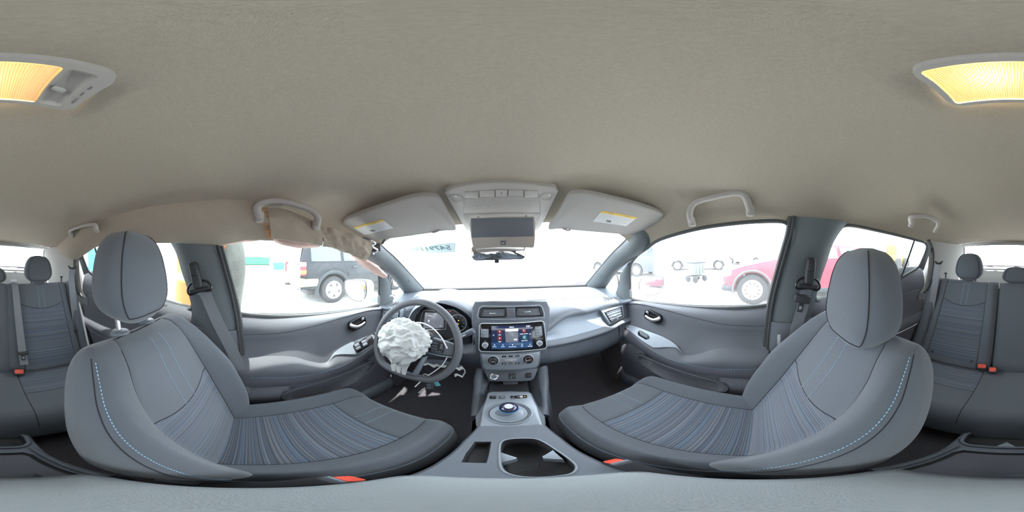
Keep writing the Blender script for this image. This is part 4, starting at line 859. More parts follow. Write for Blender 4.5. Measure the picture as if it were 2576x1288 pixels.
a, b = cp2(1152, 812); f = sub(CL, a, b); dial = O('speed_dial', lathe(f, [(.045, 0), (.045, .003), (.042, .004), (.041, .001), (0, .001)], 40), 'black_gloss', clu)
O('dial_ring', lathe(f, [(.046, 0), (.046, .004), (.0435, .005), (.0425, .003), (.0425, 0)], 48), 'bright_rim', dial)
for k in range(15):
    t_ = R(215-k*17.9); O('tick', rbox((loc(f, .037*math.cos(t_), .037*math.sin(t_), .0022), fr_a := (f[1]*math.cos(t_)+f[2]*math.sin(t_)), np.cross(f[3], fr_a), f[3]), .006 if k % 2 == 0 else .004, .0010, .0004, 0), 'white_print', dial)
for k, s in enumerate(('0', '20', '40', '60', '80', '100', '120', '140')):
    t_ = R(215-k*35.8); O('lettering', letters(s, .0058, sub(f, .029*math.cos(t_), .029*math.sin(t_), .002), .0001), 'white_print', dial)
t_ = R(228); O('needle', tube([loc(f, 0, 0, .004), loc(f, .033*math.cos(t_), .033*math.sin(t_), .004)], [.0016, .0006], 6), 'white_print', dial)
for u, v, m in ((1096, 779, 'orange_light'), (1101, 779, 'orange_light'), (1133, 783, 'red_light'), (1154, 806, 'orange_light'), (1153, 815, 'orange_light')):
    a, b = cp2(u, v); O('warning_light', lathe(sub(CL, a, b, .003), [(.0026, 0), (.0026, .0006), (0, .001)], 8), m, clu)

# ================================================================= STEERING COLUMN AND WHEEL
WC = A(-.357, .556, -.372); WF = frame(WC, (0, -math.cos(R(24)), math.sin(R(24))))
col = T('steering_column', 'dark steering column shroud with wiper stalk behind the wheel', 'steering column', (-.357, .68, -.50))
O('shroud', loft([[loc(WF, a*k, b*k-.012, c) for a, b in rrect(.105, .085, .03, 5)] for c, k in ((-.05, .7), (-.06, .9), (-.10, 1.), (-.20, 1.15))]), 'dash', col)
stk = spline([loc(WF, .04, .020, -.085), loc(WF, .11, .018, -.070), P(1160, 846, y=.63)], 12); O('wiper_stalk', tube(stk, np.linspace(.008, .010, 12), 10), 'black', col)
e = nrm(stk[-1]-stk[-2]); st2 = O('stalk_grip', tube([stk[-1]-e*.004, stk[-1]+e*.028, stk[-1]+e*.034, stk[-1]+e*.060], [.011, .012, .0135, .013], 14), 'dash', col)
O('stalk_marks', tube([stk[-1]+e*.008+A(0, -.0118, .002), stk[-1]+e*.026+A(0, -.0120, .002)], .003, 5), 'white_print', st2)
O('light_stalk', tube([loc(WF, -.04, .020, -.085), loc(WF, -.15, .030, -.06)], .009, 10), 'black', col)
sw_ = T('steering_wheel', 'black flat-bottomed steering wheel with silver lower spoke', 'steering wheel', loc(WF, 0, -.19, 0))
def rim_pt(t):
    c, s = math.cos(t), math.sin(t); r = .187; x, y = r*c, r*s
    if y < -.150: y = -.150-(-y-.150)*.35
    return x, y
pts = [loc(WF, *rim_pt(t), 0) for t in np.linspace(0, 2*math.pi, 73)[:-1]]
rim_o = O('rim', tube(pts, .0165, 14, closed=True), 'door_soft', sw_)
O('rim_seam', tube([loc(WF, rim_pt(t)[0]*.935, rim_pt(t)[1]*.935, .0125) for t in np.linspace(0, 2*math.pi, 73)[:-1]], .0009, 4, closed=True), 'seam', rim_o)
O('hub', loft([[loc(WF, a*k, b*k, c) for a, b in spline([(-.085, .035), (-.055, .062), (0, .068), (.055, .062), (.085, .035), (.075, -.02), (.04, -.072), (0, -.082), (-.04, -.072), (-.075, -.02)], 40, True)] for c, k in ((-.055, .85), (-.012, 1.), (.004, 1.), (.012, .92))]), 'black', sw_)
for s in (-1, 1):
    spk = [(s*.070, .040), (s*.125, .034), (s*.178, .020), (s*.178, -.030), (s*.120, -.030), (s*.075, -.028)]
    sp_o = O('spoke', plate(sub(WF, 0, 0, -.020), spk, .026, .008), 'dash', sw_)
    pad = O('switch_pad', plate(sub(WF, s*.108, .003, .004), rrect(.058, .050, .010, 4), .006, .003), 'black', sp_o)
    for a, b, w_, h_ in ((-.010, .014, .026, .007), (-.010, .002, .022, .008), (-.010, -.010, .026, .007), (.018, .004, .010, .022), (-.014, -.020, .010, .006), (.0, -.020, .010, .006), (.014, -.020, .010, .006)):
        O('wheel_button', rbox(sub(WF, s*(.108+s*0)+s*a*1., .003+b, .011), w_, h_, .003, .001), 'dash', sp_o)
    O('spoke_trim', tube([loc(WF, s*.07, -.032, .006), loc(WF, s*.13, -.034, .006), loc(WF, s*.172, -.034, .004)], .0035, 8), 'silver_trim', sp_o)
for s in (-1, 1): O('lower_spoke', plate(sub(WF, 0, 0, -.010), [(s*.055, -.055), (s*.028, -.158), (s*.046, -.170), (s*.072, -.050)][::s], .020, .005), 'silver_trim', sw_)
O('lower_bridge', plate(sub(WF, 0, 0, -.010), [(-.046, -.172), (.046, -.172), (.034, -.145), (-.034, -.145)], .020, .005), 'silver_trim', sw_)
# deployed airbag hanging crumpled from the hub
bm = bmesh.new(); bmesh.ops.create_icosphere(bm, subdivisions=6, radius=1.)
for v in bm.verts:
    p = Vector(v.co); q = p*1.9+Vector((3.1, 1.7, .4))
    q = q+Vector((mnoise.noise(q*1.1+Vector((9, 0, 0))), mnoise.noise(q*1.1+Vector((0, 9, 0))), mnoise.noise(q*1.1+Vector((0, 0, 9)))))*.7
    q2 = Vector(((q.x+q.y*.6)*.75, (q.y-q.x*.6)*1.7, q.z)); rid = 1-abs(mnoise.noise(q2*.85))*3.; rid2 = 1-abs(mnoise.noise(q2*1.7+Vector((7, 2, 1))))*3.; rid3 = 1-abs(mnoise.noise(q2*3.6+Vector((1, 5, 2))))*3.; d = 1.02+.12*rid+.05*rid2+.012*rid3+.14*mnoise.noise(p*1.2+Vector((5, 0, 0)))
    co = p*d; x, y, z = co.x*.100, co.y*.086, co.z*.058
    dr = max(0, -y-.05); y -= dr*.35
    if y < -.06: x *= max(.35, 1-(-y-.06)*7)
    v.co = Vector((x, y, z))
V = np.array([loc(WF, -.022+v.co.x, .006+v.co.y, .052+v.co.z) for v in bm.verts]); F = [tuple(v.index for v in f.verts) for f in bm.faces]; bm.free()
bag = T('deployed_airbag', 'crumpled white deployed airbag hanging from the steering wheel hub', 'airbag', loc(WF, -.02, -.10, .05))
O('bag_cloth', (V, F), 'airbag', bag, ang=75)
cov = []
for k in range(3):
    pl = spline([loc(WF, -.02+.02*k, -.085, .045), loc(WF, -.035+.025*k, -.12, .040), loc(WF, -.03+.022*k, -.152, .030)], 8); cov.append(ribbon(pl, np.tile(WF[1], (8, 1)), np.linspace(.030, .016, 8), .002))
for c_ in cov: O('bag_tail', c_, 'airbag', bag)
# cable ties, key
def tie(label, pts, r=.0022): return O('cable_tie', tube(spline(pts, 40), r, 6), 'tie_white', label=label, cat='cable tie', group=None)
p0 = loc(WF, .045, .062, .016)
O('cable_tie', tube(spline([loc(WF, -.015, .085, .022), loc(WF, .03, .095, .03), loc(WF, .08, .085, .034), loc(WF, .125, .05, .030), loc(WF, .152, .005, .022)], 40), .0026, 6), 'tie_white', label='white cable tie arching over the hub toward the instruments', cat='cable tie')
kp = P(1072, 948, h=.655)
kt = T('cable_tie', 'white cable tie looped round the bottom of the wheel rim holding the key', 'cable tie', kp)
O('strap', tube(spline([P(1130, 888, h=.66), P(1115, 915, h=.645), P(1096, 932, h=.635), P(1075, 946, h=.625), P(1058, 960, h=.62), P(1044, 973, h=.615)], 30), .0026, 6), 'tie_white', kt)
O('loop', tube([kp+A(.016*math.cos(t), -.006+.016*math.sin(t)*.4, .018*math.sin(t)) for t in np.linspace(0, 2*math.pi, 25)[:-1]], .0022, 6, closed=True), 'tie_white', kt)
kf = frame(P(1081, 967, h=.635), (.1, -.9, .4), (-.15, 0, 1)); ky = T('key_fob', 'black car key fob hanging from the cable tie under the wheel', 'key', loc(kf, 0, -.035, 0))
O('fob_body', plate(kf, spline([(0, .032), (.014, .026), (.017, .0), (.014, -.026), (0, -.032), (-.014, -.026), (-.017, 0), (-.014, .026)], 32, True), .012, .004), 'black', ky)
for b in (.014, 0, -.014): O('fob_button', rbox(sub(kf, 0, b, .0125), .018, .009, .002, .0008), 'dash', ky)
tgf = frame(P(1093, 960, h=.645), (.35, -.9, .3), (-.35, 0, 1)); O('paper_tag', plate(tgf, [(-.012, .030), (.010, .030), (.016, -.030), (-.004, -.030)], .0012, .0004), 'teal_tag', label='small teal tag behind the key fob', cat='tag')
# torn knee airbag cover below the column
kn_ = T('torn_cover', 'torn knee panel flap with ragged pale edges under the column', 'torn panel', (-.30, .66, -.56))
kq = frame(P(1110, 915, y=.665), (0, -1, .45), (-.10, 0, 1)); O('flap', plate(kq, [PP(*p, kq) for p in ((1065, 903), (1112, 905), (1160, 918), (1158, 930), (1110, 924), (1060, 915))], .004, .001), 'dash', kn_)
rag = [(1055, 913), (1062, 906)]+[(1062+i*7, 912+2*math.sin(i*2.1)+i*.9) for i in range(14)]+[(1163, 920), (1170, 931), (1162, 946), (1150, 939), (1143, 941)]
top_ = [loc(kq, *PP(u, v, kq, .006), .006+.004*math.sin(i*1.7)) for i, (u, v) in enumerate(rag)]; bot_ = [loc(kq, *PP(u+2, v+6+2*math.sin(i*1.3), kq, .008), .010) for i, (u, v) in enumerate(rag)]
O('ragged_edge', grid(np.stack([top_, bot_], 1)), 'airbag', kn_)

# ================================================================= CENTRE CONSOLE
def holed(fr, outer, holes, c=0.):
    loops = [list(map(tuple, outer))]+[list(map(tuple, h)) for h in holes]; fl = [p for l in loops for p in l]
    tri = tessellate_polygon([[Vector((a, b, 0)) for a, b in l] for l in loops]); return np.array([loc(fr, a, b, c) for a, b in fl]), [tuple(t) for t in tri]
def well(fr, out, depth, taper=.004, c=0.):
    i = inset(out, taper); i2 = inset(out, taper+.004)
    rings = [[loc(fr, a, b, z) for a, b in q] for q, z in ((out, c), (inset(out, .002), c-.003), (i, c-depth+.004), (i2, c-depth))]; V, F = loft(rings, caps=False)
    n = len(out); return V, F+[tuple(range(3*n, 4*n))]
con = T('centre_console', 'grey centre console with cup holders between the front seats', 'console', (0, .25, -.97))
SPF = frame((P(1285, 1088, z=-.672)+P(1285, 986, z=-.640))/2, (0, -.13, 1), (0, 1, 0))
k8 = 8.587
def s8(x, y, c=0.): return PP(1180+x/k8, 960+y/k8, SPF, c)
so = [s8(*p) for p in ((480, 205), (900, 195), (1290, 208), (1350, 250), (1560, 650), (1640, 740), (1655, 900), (1625, 1050), (1560, 1085), (920, 1150), (260, 1105), (205, 1075), (140, 900), (135, 740), (200, 650), (410, 250))]
O('panel_base', plate(sub(SPF, 0, 0, -.010), so, .009, .004, -.16), 'dash', con)
si = [s8(*p) for p in ((480, 232), (900, 222), (1260, 232), (1330, 262), (1480, 560), (1600, 960), (1606, 1040), (1560, 1065), (920, 1130), (270, 1090), (222, 1055), (235, 930), (290, 600), (400, 262))]
pl_ = O('shift_panel', plate(sub(SPF, 0, 0, -.002), si, .009, .004), 'satin_trim', con)
SPT = sub(SPF, 0, 0, .0072)
def s8t(x, y): return PP(1180+x/k8, 960+y/k8, SPT)
a, b = s8t(855, 680); ex = abs(s8t(1365, 680)[0]-a); ey = abs(s8t(855, 445)[1]-s8t(855, 925)[1])/2
def ell(k, c): return [loc(SPT, a+ex*k*math.cos(t), b+ey*k*math.sin(t), c) for t in np.linspace(0, 2*math.pi, 49)[:-1]]
dish = O('shift_dish', loft([ell(1.03, -.002), ell(1.02, .003), ell(.98, .004), ell(.90, .001), ell(.84, -.003), ell(.80, -.001), ell(.4, .001)]), 'satin_trim', con)
O('dish_groove', tube(ell(.845, .0005), .0012, 4, closed=True), 'black', dish)
kb = s8t(865, 640); KF = sub(SPT, kb[0], kb[1]-.004, 0)
sel = T('gear_selector', 'glossy dark gear selector knob with pale disc and blue ring', 'gear knob', loc(KF, 0, 0, 0))
O('stem', loft([[loc(KF, -.014+k2*.014+r*math.cos(t), -.004+r*.8*math.sin(t), z) for t in np.linspace(0, 2*math.pi, 25)[:-1]] for r, z, k2 in ((.026, 0, 0), (.022, .010, .4), (.012, .020, .9), (.010, .034, 1))]), 'silver_trim', sel)
KT = sub(KF, 0, 0, .032)
O('knob', lathe(KT, [(.012, -.003), (.022, .0), (.0275, .008), (.027, .016), (.022, .022), (.014, .0245), (.0125, .0235), (0, .0235)], 36), 'knob_purple', sel)
O('blue_ring', lathe(KT, [(.0255, .003), (.0288, .008), (.0285, .011), (.0255, .012)], 36), 'knob_blue', sel)  # blue trim ring round the knob, plain colour of its own
O('knob_disc', lathe(KT, [(.0125, .0235), (.012, .0255), (0, .026)], 28), 'white_print', sel)
for x, m in ((515, 'black'), (715, 'dash')):
    p, q = s8t(x, 342); f = sub(SPT, p, q, 0); bt = O('mode_switch', join(plate(f, rrect(.022, .019, .003), .002, .001), rbox(sub(f, 0, .001, .004), .017, .013, .006, .002)), m, con)
    O('lettering', letters('eco' if x < 600 else 'brake', .0045, sub(f, 0, .001, .0071), .0001), 'white_print', bt)
p, q = s8t(1072, 333); f = sub(SPT, p, q, 0); pp_ = O('shift_pattern', plate(f, rrect(.056, .017, .001), .0012, .0004), 'black_gloss', con)
O('lettering', letters('R\nN\nD', .0042, sub(f, -.016, .003, .0013), .0001), 'white_print', pp_); O('dot', letters(':', .010, sub(f, -.022, 0, .0013), .0001), 'white_print', pp_)
O('pattern_mark', join(tube([loc(f, -.006, 0, .0014), loc(f, .006, 0, .0014)], .0012, 5), lathe(sub(f, .009, 0, .0012), [(.006, 0), (.006, .0005), (0, .0006)], 18)), 'white_print', pp_); O('pattern_light', lathe(sub(f, .021, 0, .0012), [(.0015, 0), (.0015, .0008), (0, .001)], 8), 'orange_light', pp_)
# side wings from the dash down to the panel, storage slot between
for s in (-1, 1):
    e1 = [(1350, 930), (1352, 970), (1362, 1010), (1370, 1042)] if s > 0 else [(1217, 930), (1213, 970), (1205, 1010), (1197, 1045)]
    e2 = [(1372, 918), (1376, 960), (1376, 1010), (1374, 1050)] if s > 0 else [(1200, 925), (1194, 965), (1190, 1020), (1192, 1052)]
    yv = (.70, .64, .54, .47)
    i_, o_ = [P(u, v, y=y) for (u, v), y in zip(e1, yv)], [P(u, v, y=y)+A(s*.004, 0, -.006) for (u, v), y in zip(e2, yv)]
    O('side_wing', solidstrip(i_, o_, .010, .02, 7, 20), 'dash', con)
    V = np.array([[p+(A(s*.012, 0, -.30) if k else 0)*1. for k in (0, 1)] for p in spline(o_, 16)]); O('side_skirt', grid(V), 'dash', con)
    V = np.array([[p+(A(-s*.03, .06, -.02)*k) for k in np.linspace(0, 1, 4)] for p in spline(i_, 16)]); O('inner_wall', grid(V), 'dash', con)
O('storage_back', rbox(frame(P(1284, 968, y=.72), (0, -1, .35)), .13, .10, .01, .004), 'dash', con)
sd = frame(P(1284, 966, y=.665), (0, -1, .2)); O('storage_drawer', rbox(sd, .062, .034, .01, .003), 'door_hard', con)
O('storage_floor', rbox(at(0, .60, -.668), .15, .16, .01, .003), 'black', con)
# deck with cup holders and a slot
DF = (A(0, 0, -.652), A(1, 0, 0), A(0, 1, 0), A(0, 0, 1))
dk = lambda u, v: PP(u, v, DF)
outer = [(-.075, .375), (-.060, .380), (.060, .380), (.075, .375), (.088, .30), (.094, .20), (.096, .05), (-.096, .05), (-.094, .20), (-.088, .30)][::-1]
cup = [dk(*p) for p in ((1262, 1112), (1275, 1106), (1300, 1103), (1340, 1103), (1362, 1109), (1385, 1122), (1420, 1145), (1446, 1166), (1450, 1180), (1436, 1192), (1400, 1198), (1350, 1201), (1305, 1198), (1275, 1190), (1260, 1175), (1257, 1150), (1257, 1125))]
cup = [tuple(p) for p in spline(np.array(cup), 48, True)]; slot = [dk(*p) for p in ((1194, 1111), (1236, 1111), (1231, 1140), (1224, 1165), (1160, 1163), (1172, 1140))]
O('deck', holed(DF, outer, [cup, slot]), 'dash', con)
O('deck_side', loft([[loc(DF, a, b, c) for a, b in q] for q, c in ((outer, 0), (inset(outer, -.006), -.010), (inset(outer, -.010), -.30))], caps=False), 'dash', con)
cw = O('cup_holder', well(DF, cup, .075), 'black', con); O('cup_rim', tube([loc(DF, p[0], p[1], .0005) for p in cup], .0022, 6, closed=True), 'satin_trim', cw)
O('slot_tray', well(DF, slot, .03, .003), 'black', con)
for pts in (((1258, 1136), (1300, 1150), (1296, 1154), (1258, 1163)), ((1391, 1131), (1418, 1155), (1366, 1152), (1364, 1147))):
    t_ = [dk(*p) for p in pts]; O('cup_tab', plate(sub(DF, 0, 0, -.005), t_, .001, .001, -.045), 'satin_trim', cw)
cx_, cy_ = np.mean(cup, axis=0); f = sub(DF, cx_+.004, cy_-.030, -.0745)
for t_ in (80, 200, 320): O('mat_rib', tube([loc(f, .008*math.cos(R(t_)), .008*math.sin(R(t_)), 0), loc(f, .030*math.cos(R(t_)), .030*math.sin(R(t_)), 0)], .0015, 4), 'dash', cw)
# armrest lid under the lens
arm_o = [(-.086, -.092), (-.060, -.106), (.060, -.106), (.086, -.092), (.090, -.02), (.088, .065), (.078, .092), (.045, .104), (0, .108), (-.045, .108), (-.078, .100), (-.088, .068), (-.090, -.02)]
arm_o = [tuple(p) for p in spline(np.array(arm_o), 60, True)]
lid = T('armrest_lid', 'padded grey armrest lid on the centre console with blue stitching', 'armrest', (0, 0, -.56))
mat('leather', (.235, .258, .272), .55, bump=.35, bs=900, spec=.4)
rings = [[A(a, b, z) for a, b in q] for q, z in ((arm_o, -.560), (inset(arm_o, -.003), -.535), (arm_o, -.515), ([(a*.95, b*.96) for a, b in arm_o], -.504), ([(a*.85, b*.88) for a, b in arm_o], -.499), ([(a*.5, b*.5) for a, b in arm_o], -.496), ([(a*.1, b*.1) for a, b in arm_o], -.496))]
O('pad', loft(rings), 'leather', lid)
st_ = [A(a, b, -.5025) for a, b in inset(arm_o, .010)]; st_ = np.vstack([st_, st_[:1]]); O('stitching', dashes(st_, .006, .003, .0009), 'stitch_blue', lid)
O('seam', tube([A(a, b, -.506) for a, b in inset(arm_o, .005)], .0013, 4, closed=True), 'seam', lid)
O('hinge_cover', rbox(at(-.03, -.122, -.600), .05, .030, .05, .008), 'dash', con)
O('bin', loft([[A(a, b, z) for a, b in q] for q, z in ((inset(arm_o, .008), -.564), (inset(arm_o, .006), -.60), (inset(arm_o, .006), -.95))]), 'dash', con)
O('paper_strip', ribbon(spline([P(1054, 989, z=-.90), P(1060, 983, z=-.90), P(1070, 976, z=-.895)], 8), np.tile(A(.3, 1, 0), (8, 1)), .012, .002), 'label_white', label='short pale strip lying on the driver footwell carpet', cat='strip')
# rear tray with cup holder on the tunnel
rt = T('rear_tray', 'black floor tray with cup holder behind the centre console', 'tray', (0, -.30, -.97))
TF = (A(0, 0, -.845), A(1, 0, 0), A(0, 1, 0), A(0, 0, 1))
tk = lambda u, v: PP(u, v, TF)
to_ = [(-.155, -.14), (-.125, -.30), (-.118, -.42), (-.10, -.455), (.10, -.455), (.118, -.42), (.125, -.30), (.155, -.14)]
c1 = [(x, -.392+y) for x, y in rrect(.205, .075, .026, 6)]; c2 = [(-.125, -.165), (-.100, -.30), (-.085, -.318), (.085, -.318), (.100, -.30), (.125, -.165)]
O('tray_deck', holed(TF, to_, [c1, c2]), 'dash', rt)
O('tray_side', loft([[loc(TF, a, b, c) for a, b in q] for q, c in ((to_, 0), (inset(to_, -.008), -.03), (inset(to_, -.02), -.13))], caps=False), 'dash', rt)
w1 = O('cup_holder', well(TF, c1, .035, .006), 'black', rt); O('rim', tube([loc(TF, a, b, .004) for a, b in inset(c1, -.006)], .007, 8, closed=True), 'dash', w1)
O('cup_divider', plate(sub(TF, .0, -.360, -.036), [(-.022, .002), (.022, .002), (0, -.028)][::-1], .034, .003), 'satin_trim', w1)
w2 = O('mat_well', well(TF, c2, .012, .004), 'black', rt); O('rubber_mat', plate(sub(TF, 0, 0, -.0125), inset(c2, .010), .003, .001), 'door_hard', w2)
for s in (-1, 1): O('edge_rail', tube([A(s*.143, -.145, -.838), A(s*.113, -.31, -.838), A(s*.105, -.34, -.838)], .005, 8), 'dash', rt)

# ================================================================= OVERHEAD
OF = frame((P(1262, 458, z=.243)+P(1262, 572, z=.150))/2, (0, -.095, -.300), (0, 1, -.3))
OF = (OF[0]-OF[3]*.0, -OF[1], OF[2], OF[3]) if (OF[1][0] < 0) else OF
k58 = 5.8545
def oc(x, y, c=0.): return PP(1100+x/k58, 440+y/k58, OF, c)
ovh = T('overhead_console', 'beige overhead console with map lights, switches and open sunglasses holder', 'overhead console', loc(OF, 0, 0, -.02))
oo = [oc(*p) for p in ((110, 240), (150, 205), (400, 130), (700, 98), (960, 90), (1250, 105), (1560, 140), (1740, 170), (1785, 215), (1700, 380), (1600, 590), (1500, 780), (1440, 800), (1200, 800), (700, 805), (480, 815), (420, 790), (330, 620), (200, 400))]
def ccw(o): o = [tuple(p) for p in o]; ar = sum(o[i][0]*o[(i+1) % len(o)][1]-o[(i+1) % len(o)][0]*o[i][1] for i in range(len(o))); return o if ar > 0 else o[::-1]
O('body', plate(OF, ccw(oo), .010, .005, -.03), 'headliner_plastic', ovh)
OT = sub(OF, 0, 0, .0102)
def ot(x, y, c=0.): return PP(1100+x/k58, 440+y/k58, OT, c)
for x, y in ((275, 345), (1617, 322)):
    a, b = ot(x, y); f = sub(OT, a, b); ml = O('map_light', lathe(f, [(.0245, -.001), (.0245, .002), (.0225, .003), (.021, .0005), (.016, -.004), (0, -.007)], 28), 'pillar_light', ovh); O('bulb_hole', lathe(sub(f, .004, -.012, .0012), [(.004, 0), (.003, .002), (0, .002)], 10), 'label_white', ml)
pan = [ot(*p) for p in ((388, 350), (400, 300), (450, 250), (600, 225), (850, 207), (1030, 203), (1280, 210), (1430, 235), (1490, 290), (1525, 420), (1520, 555), (1380, 568), (700, 578), (384, 575), (380, 460))]
O('panel_groove', tube([loc(OT, a, b, .0004) for a, b in pan], .0010, 4, closed=True), 'ink_grey', ovh)
mg = [ot(*p) for p in ((400, 352), (1495, 330), (1512, 545), (390, 560))]
mgo = O('speaker_grille', plate(OT, ccw(mg), .0015, .0007), 'visor', ovh)
holes = [lathe(sub(OT, *ot(430+k*42+(r % 2)*21, 375+r*28-k*.8), .0013), [(.0010, 0), (.0010, .0004), (0, .0004)], 5) for r in range(6) for k in range(25)]
O('grille_dot', join(*holes), 'ink_grey', mgo)
for x, y in ((588, 458), (750, 455)): a, b = ot(x, y); O('microphone_hole', lathe(sub(OT, a, b, .0015), [(.0018, 0), (.0018, .0006), (0, .0006)], 8), 'ink', mgo)
for k, (x0, x1, y0, y1) in enumerate(((405, 605, 245, 335), (622, 845, 222, 318), (858, 1030, 210, 312), (1045, 1270, 218, 300), (1285, 1480, 225, 322))):
    q = [ot(x0, y0), ot(x1, y0), ot(x1, y1), ot(x0, y1)]; bt = O('light_switch', plate(sub(OT, 0, 0, -.001 if k == 3 else 0), ccw(inset(ccw(q), .0008)), .004, .0012), 'visor' if k == 3 else 'headliner_plastic', ovh)
    a, b = ot((x0+x1)/2, (y0+y1)/2-8)
    if k == 2: O('slot_mark', rbox(sub(OT, a, b, .004), .0022, .010, .001, .0004), 'ink', bt)
    else: O('lamp_mark', join(tube([loc(OT, a-.006, b+.003, .0042), loc(OT, a+.006, b+.003, .0042)], .0006, 4), tube([loc(OT, a-.004, b+.0015, .0042), loc(OT, a-.006, b-.003, .0042)], .0005, 4), tube([loc(OT, a, b+.0015, .0042), loc(OT, a, b-.003, .0042)], .0005, 4), tube([loc(OT, a+.004, b+.0015, .0042), loc(OT, a+.006, b-.003, .0042)], .0005, 4)), 'label_white', bt)
rec = [ot(*p) for p in ((388, 590), (1520, 570), (1490, 690), (1450, 780), (480, 790), (420, 700))]
O('holder_recess', plate(sub(OT, 0, 0, -.001), ccw(rec), .002, .0005), 'visor', ovh)
# flipped-down sunglasses holder door: a shallow box hanging from its front hinge
HFp = frame(P(1264, 584, y=.665), (0, -1, -.20), (0, 0, 1))
def hp(x, y): return PP(1100+x/k58, 440+y/k58, HFp)
ho = ccw([hp(*p) for p in ((495, 640), (1420, 615), (1440, 700), (1440, 900), (1425, 1060), (1400, 1072), (1050, 1062), (900, 1062), (560, 1090), (530, 1075), (495, 900), (482, 720))])
hd = O('holder_door', plate(HFp, ho, .006, .003, -.022), 'headliner_plastic', ovh)
HT = sub(HFp, 0, 0, .0062)
def ht(x, y): return PP(1100+x/k58, 440+y/k58, HT)
O('holder_cavity', plate(HT, ccw([ht(*p) for p in ((500, 648), (1412, 632), (1418, 905), (1050, 915), (890, 915), (510, 925))]), .0008, .0003), 'holder_dark' if 'holder_dark' in MATS else 'dash', hd)
O('latch_recess', plate(HT, ccw([ht(*p) for p in ((895, 915), (1048, 910), (1052, 1058), (890, 1062))]), .0014, .0005), 'visor', hd)
a, b = ht(970, 1000); lt = O('latch', rbox(sub(HT, a, b, .002), .022, .017, .004, .001), 'dash', hd); O('latch_mark', rbox(sub(HT, a, b-.001, .0042), .007, .003, .0006, 0), 'label_white', lt)
for s in (-1, 1): O('hinge_arm', rbox(sub(HFp, s*(.098), .045, -.012), .006, .05, .03, .002), 'visor', ovh)
# interior mirror
mf = frame(P(1255, 634, y=.735), (.10, -1, -.02)); mr_ = T('rearview_mirror', 'frameless interior mirror hanging below the sunglasses holder', 'mirror', loc(mf, 0, -.05, 0))
mo = [(a, b) for a, b in rrect(.248, .072, .024, 6)]; O('housing', plate(mf, mo, .004, .003, -.03), 'black', mr_); O('mirror_pane', plate(sub(mf, 0, 0, .004), inset(mo, .003), .0006, .0002), 'mirror_glass', mr_)
O('dimmer_tab', rbox(sub(mf, -.010, -.042, -.012), .020, .016, .014, .004), 'black', mr_); O('stalk', tube([loc(mf, 0, 0, -.02), A(0, .80, .085), A(0, .835, .095)], .012, 8), 'black', mr_)
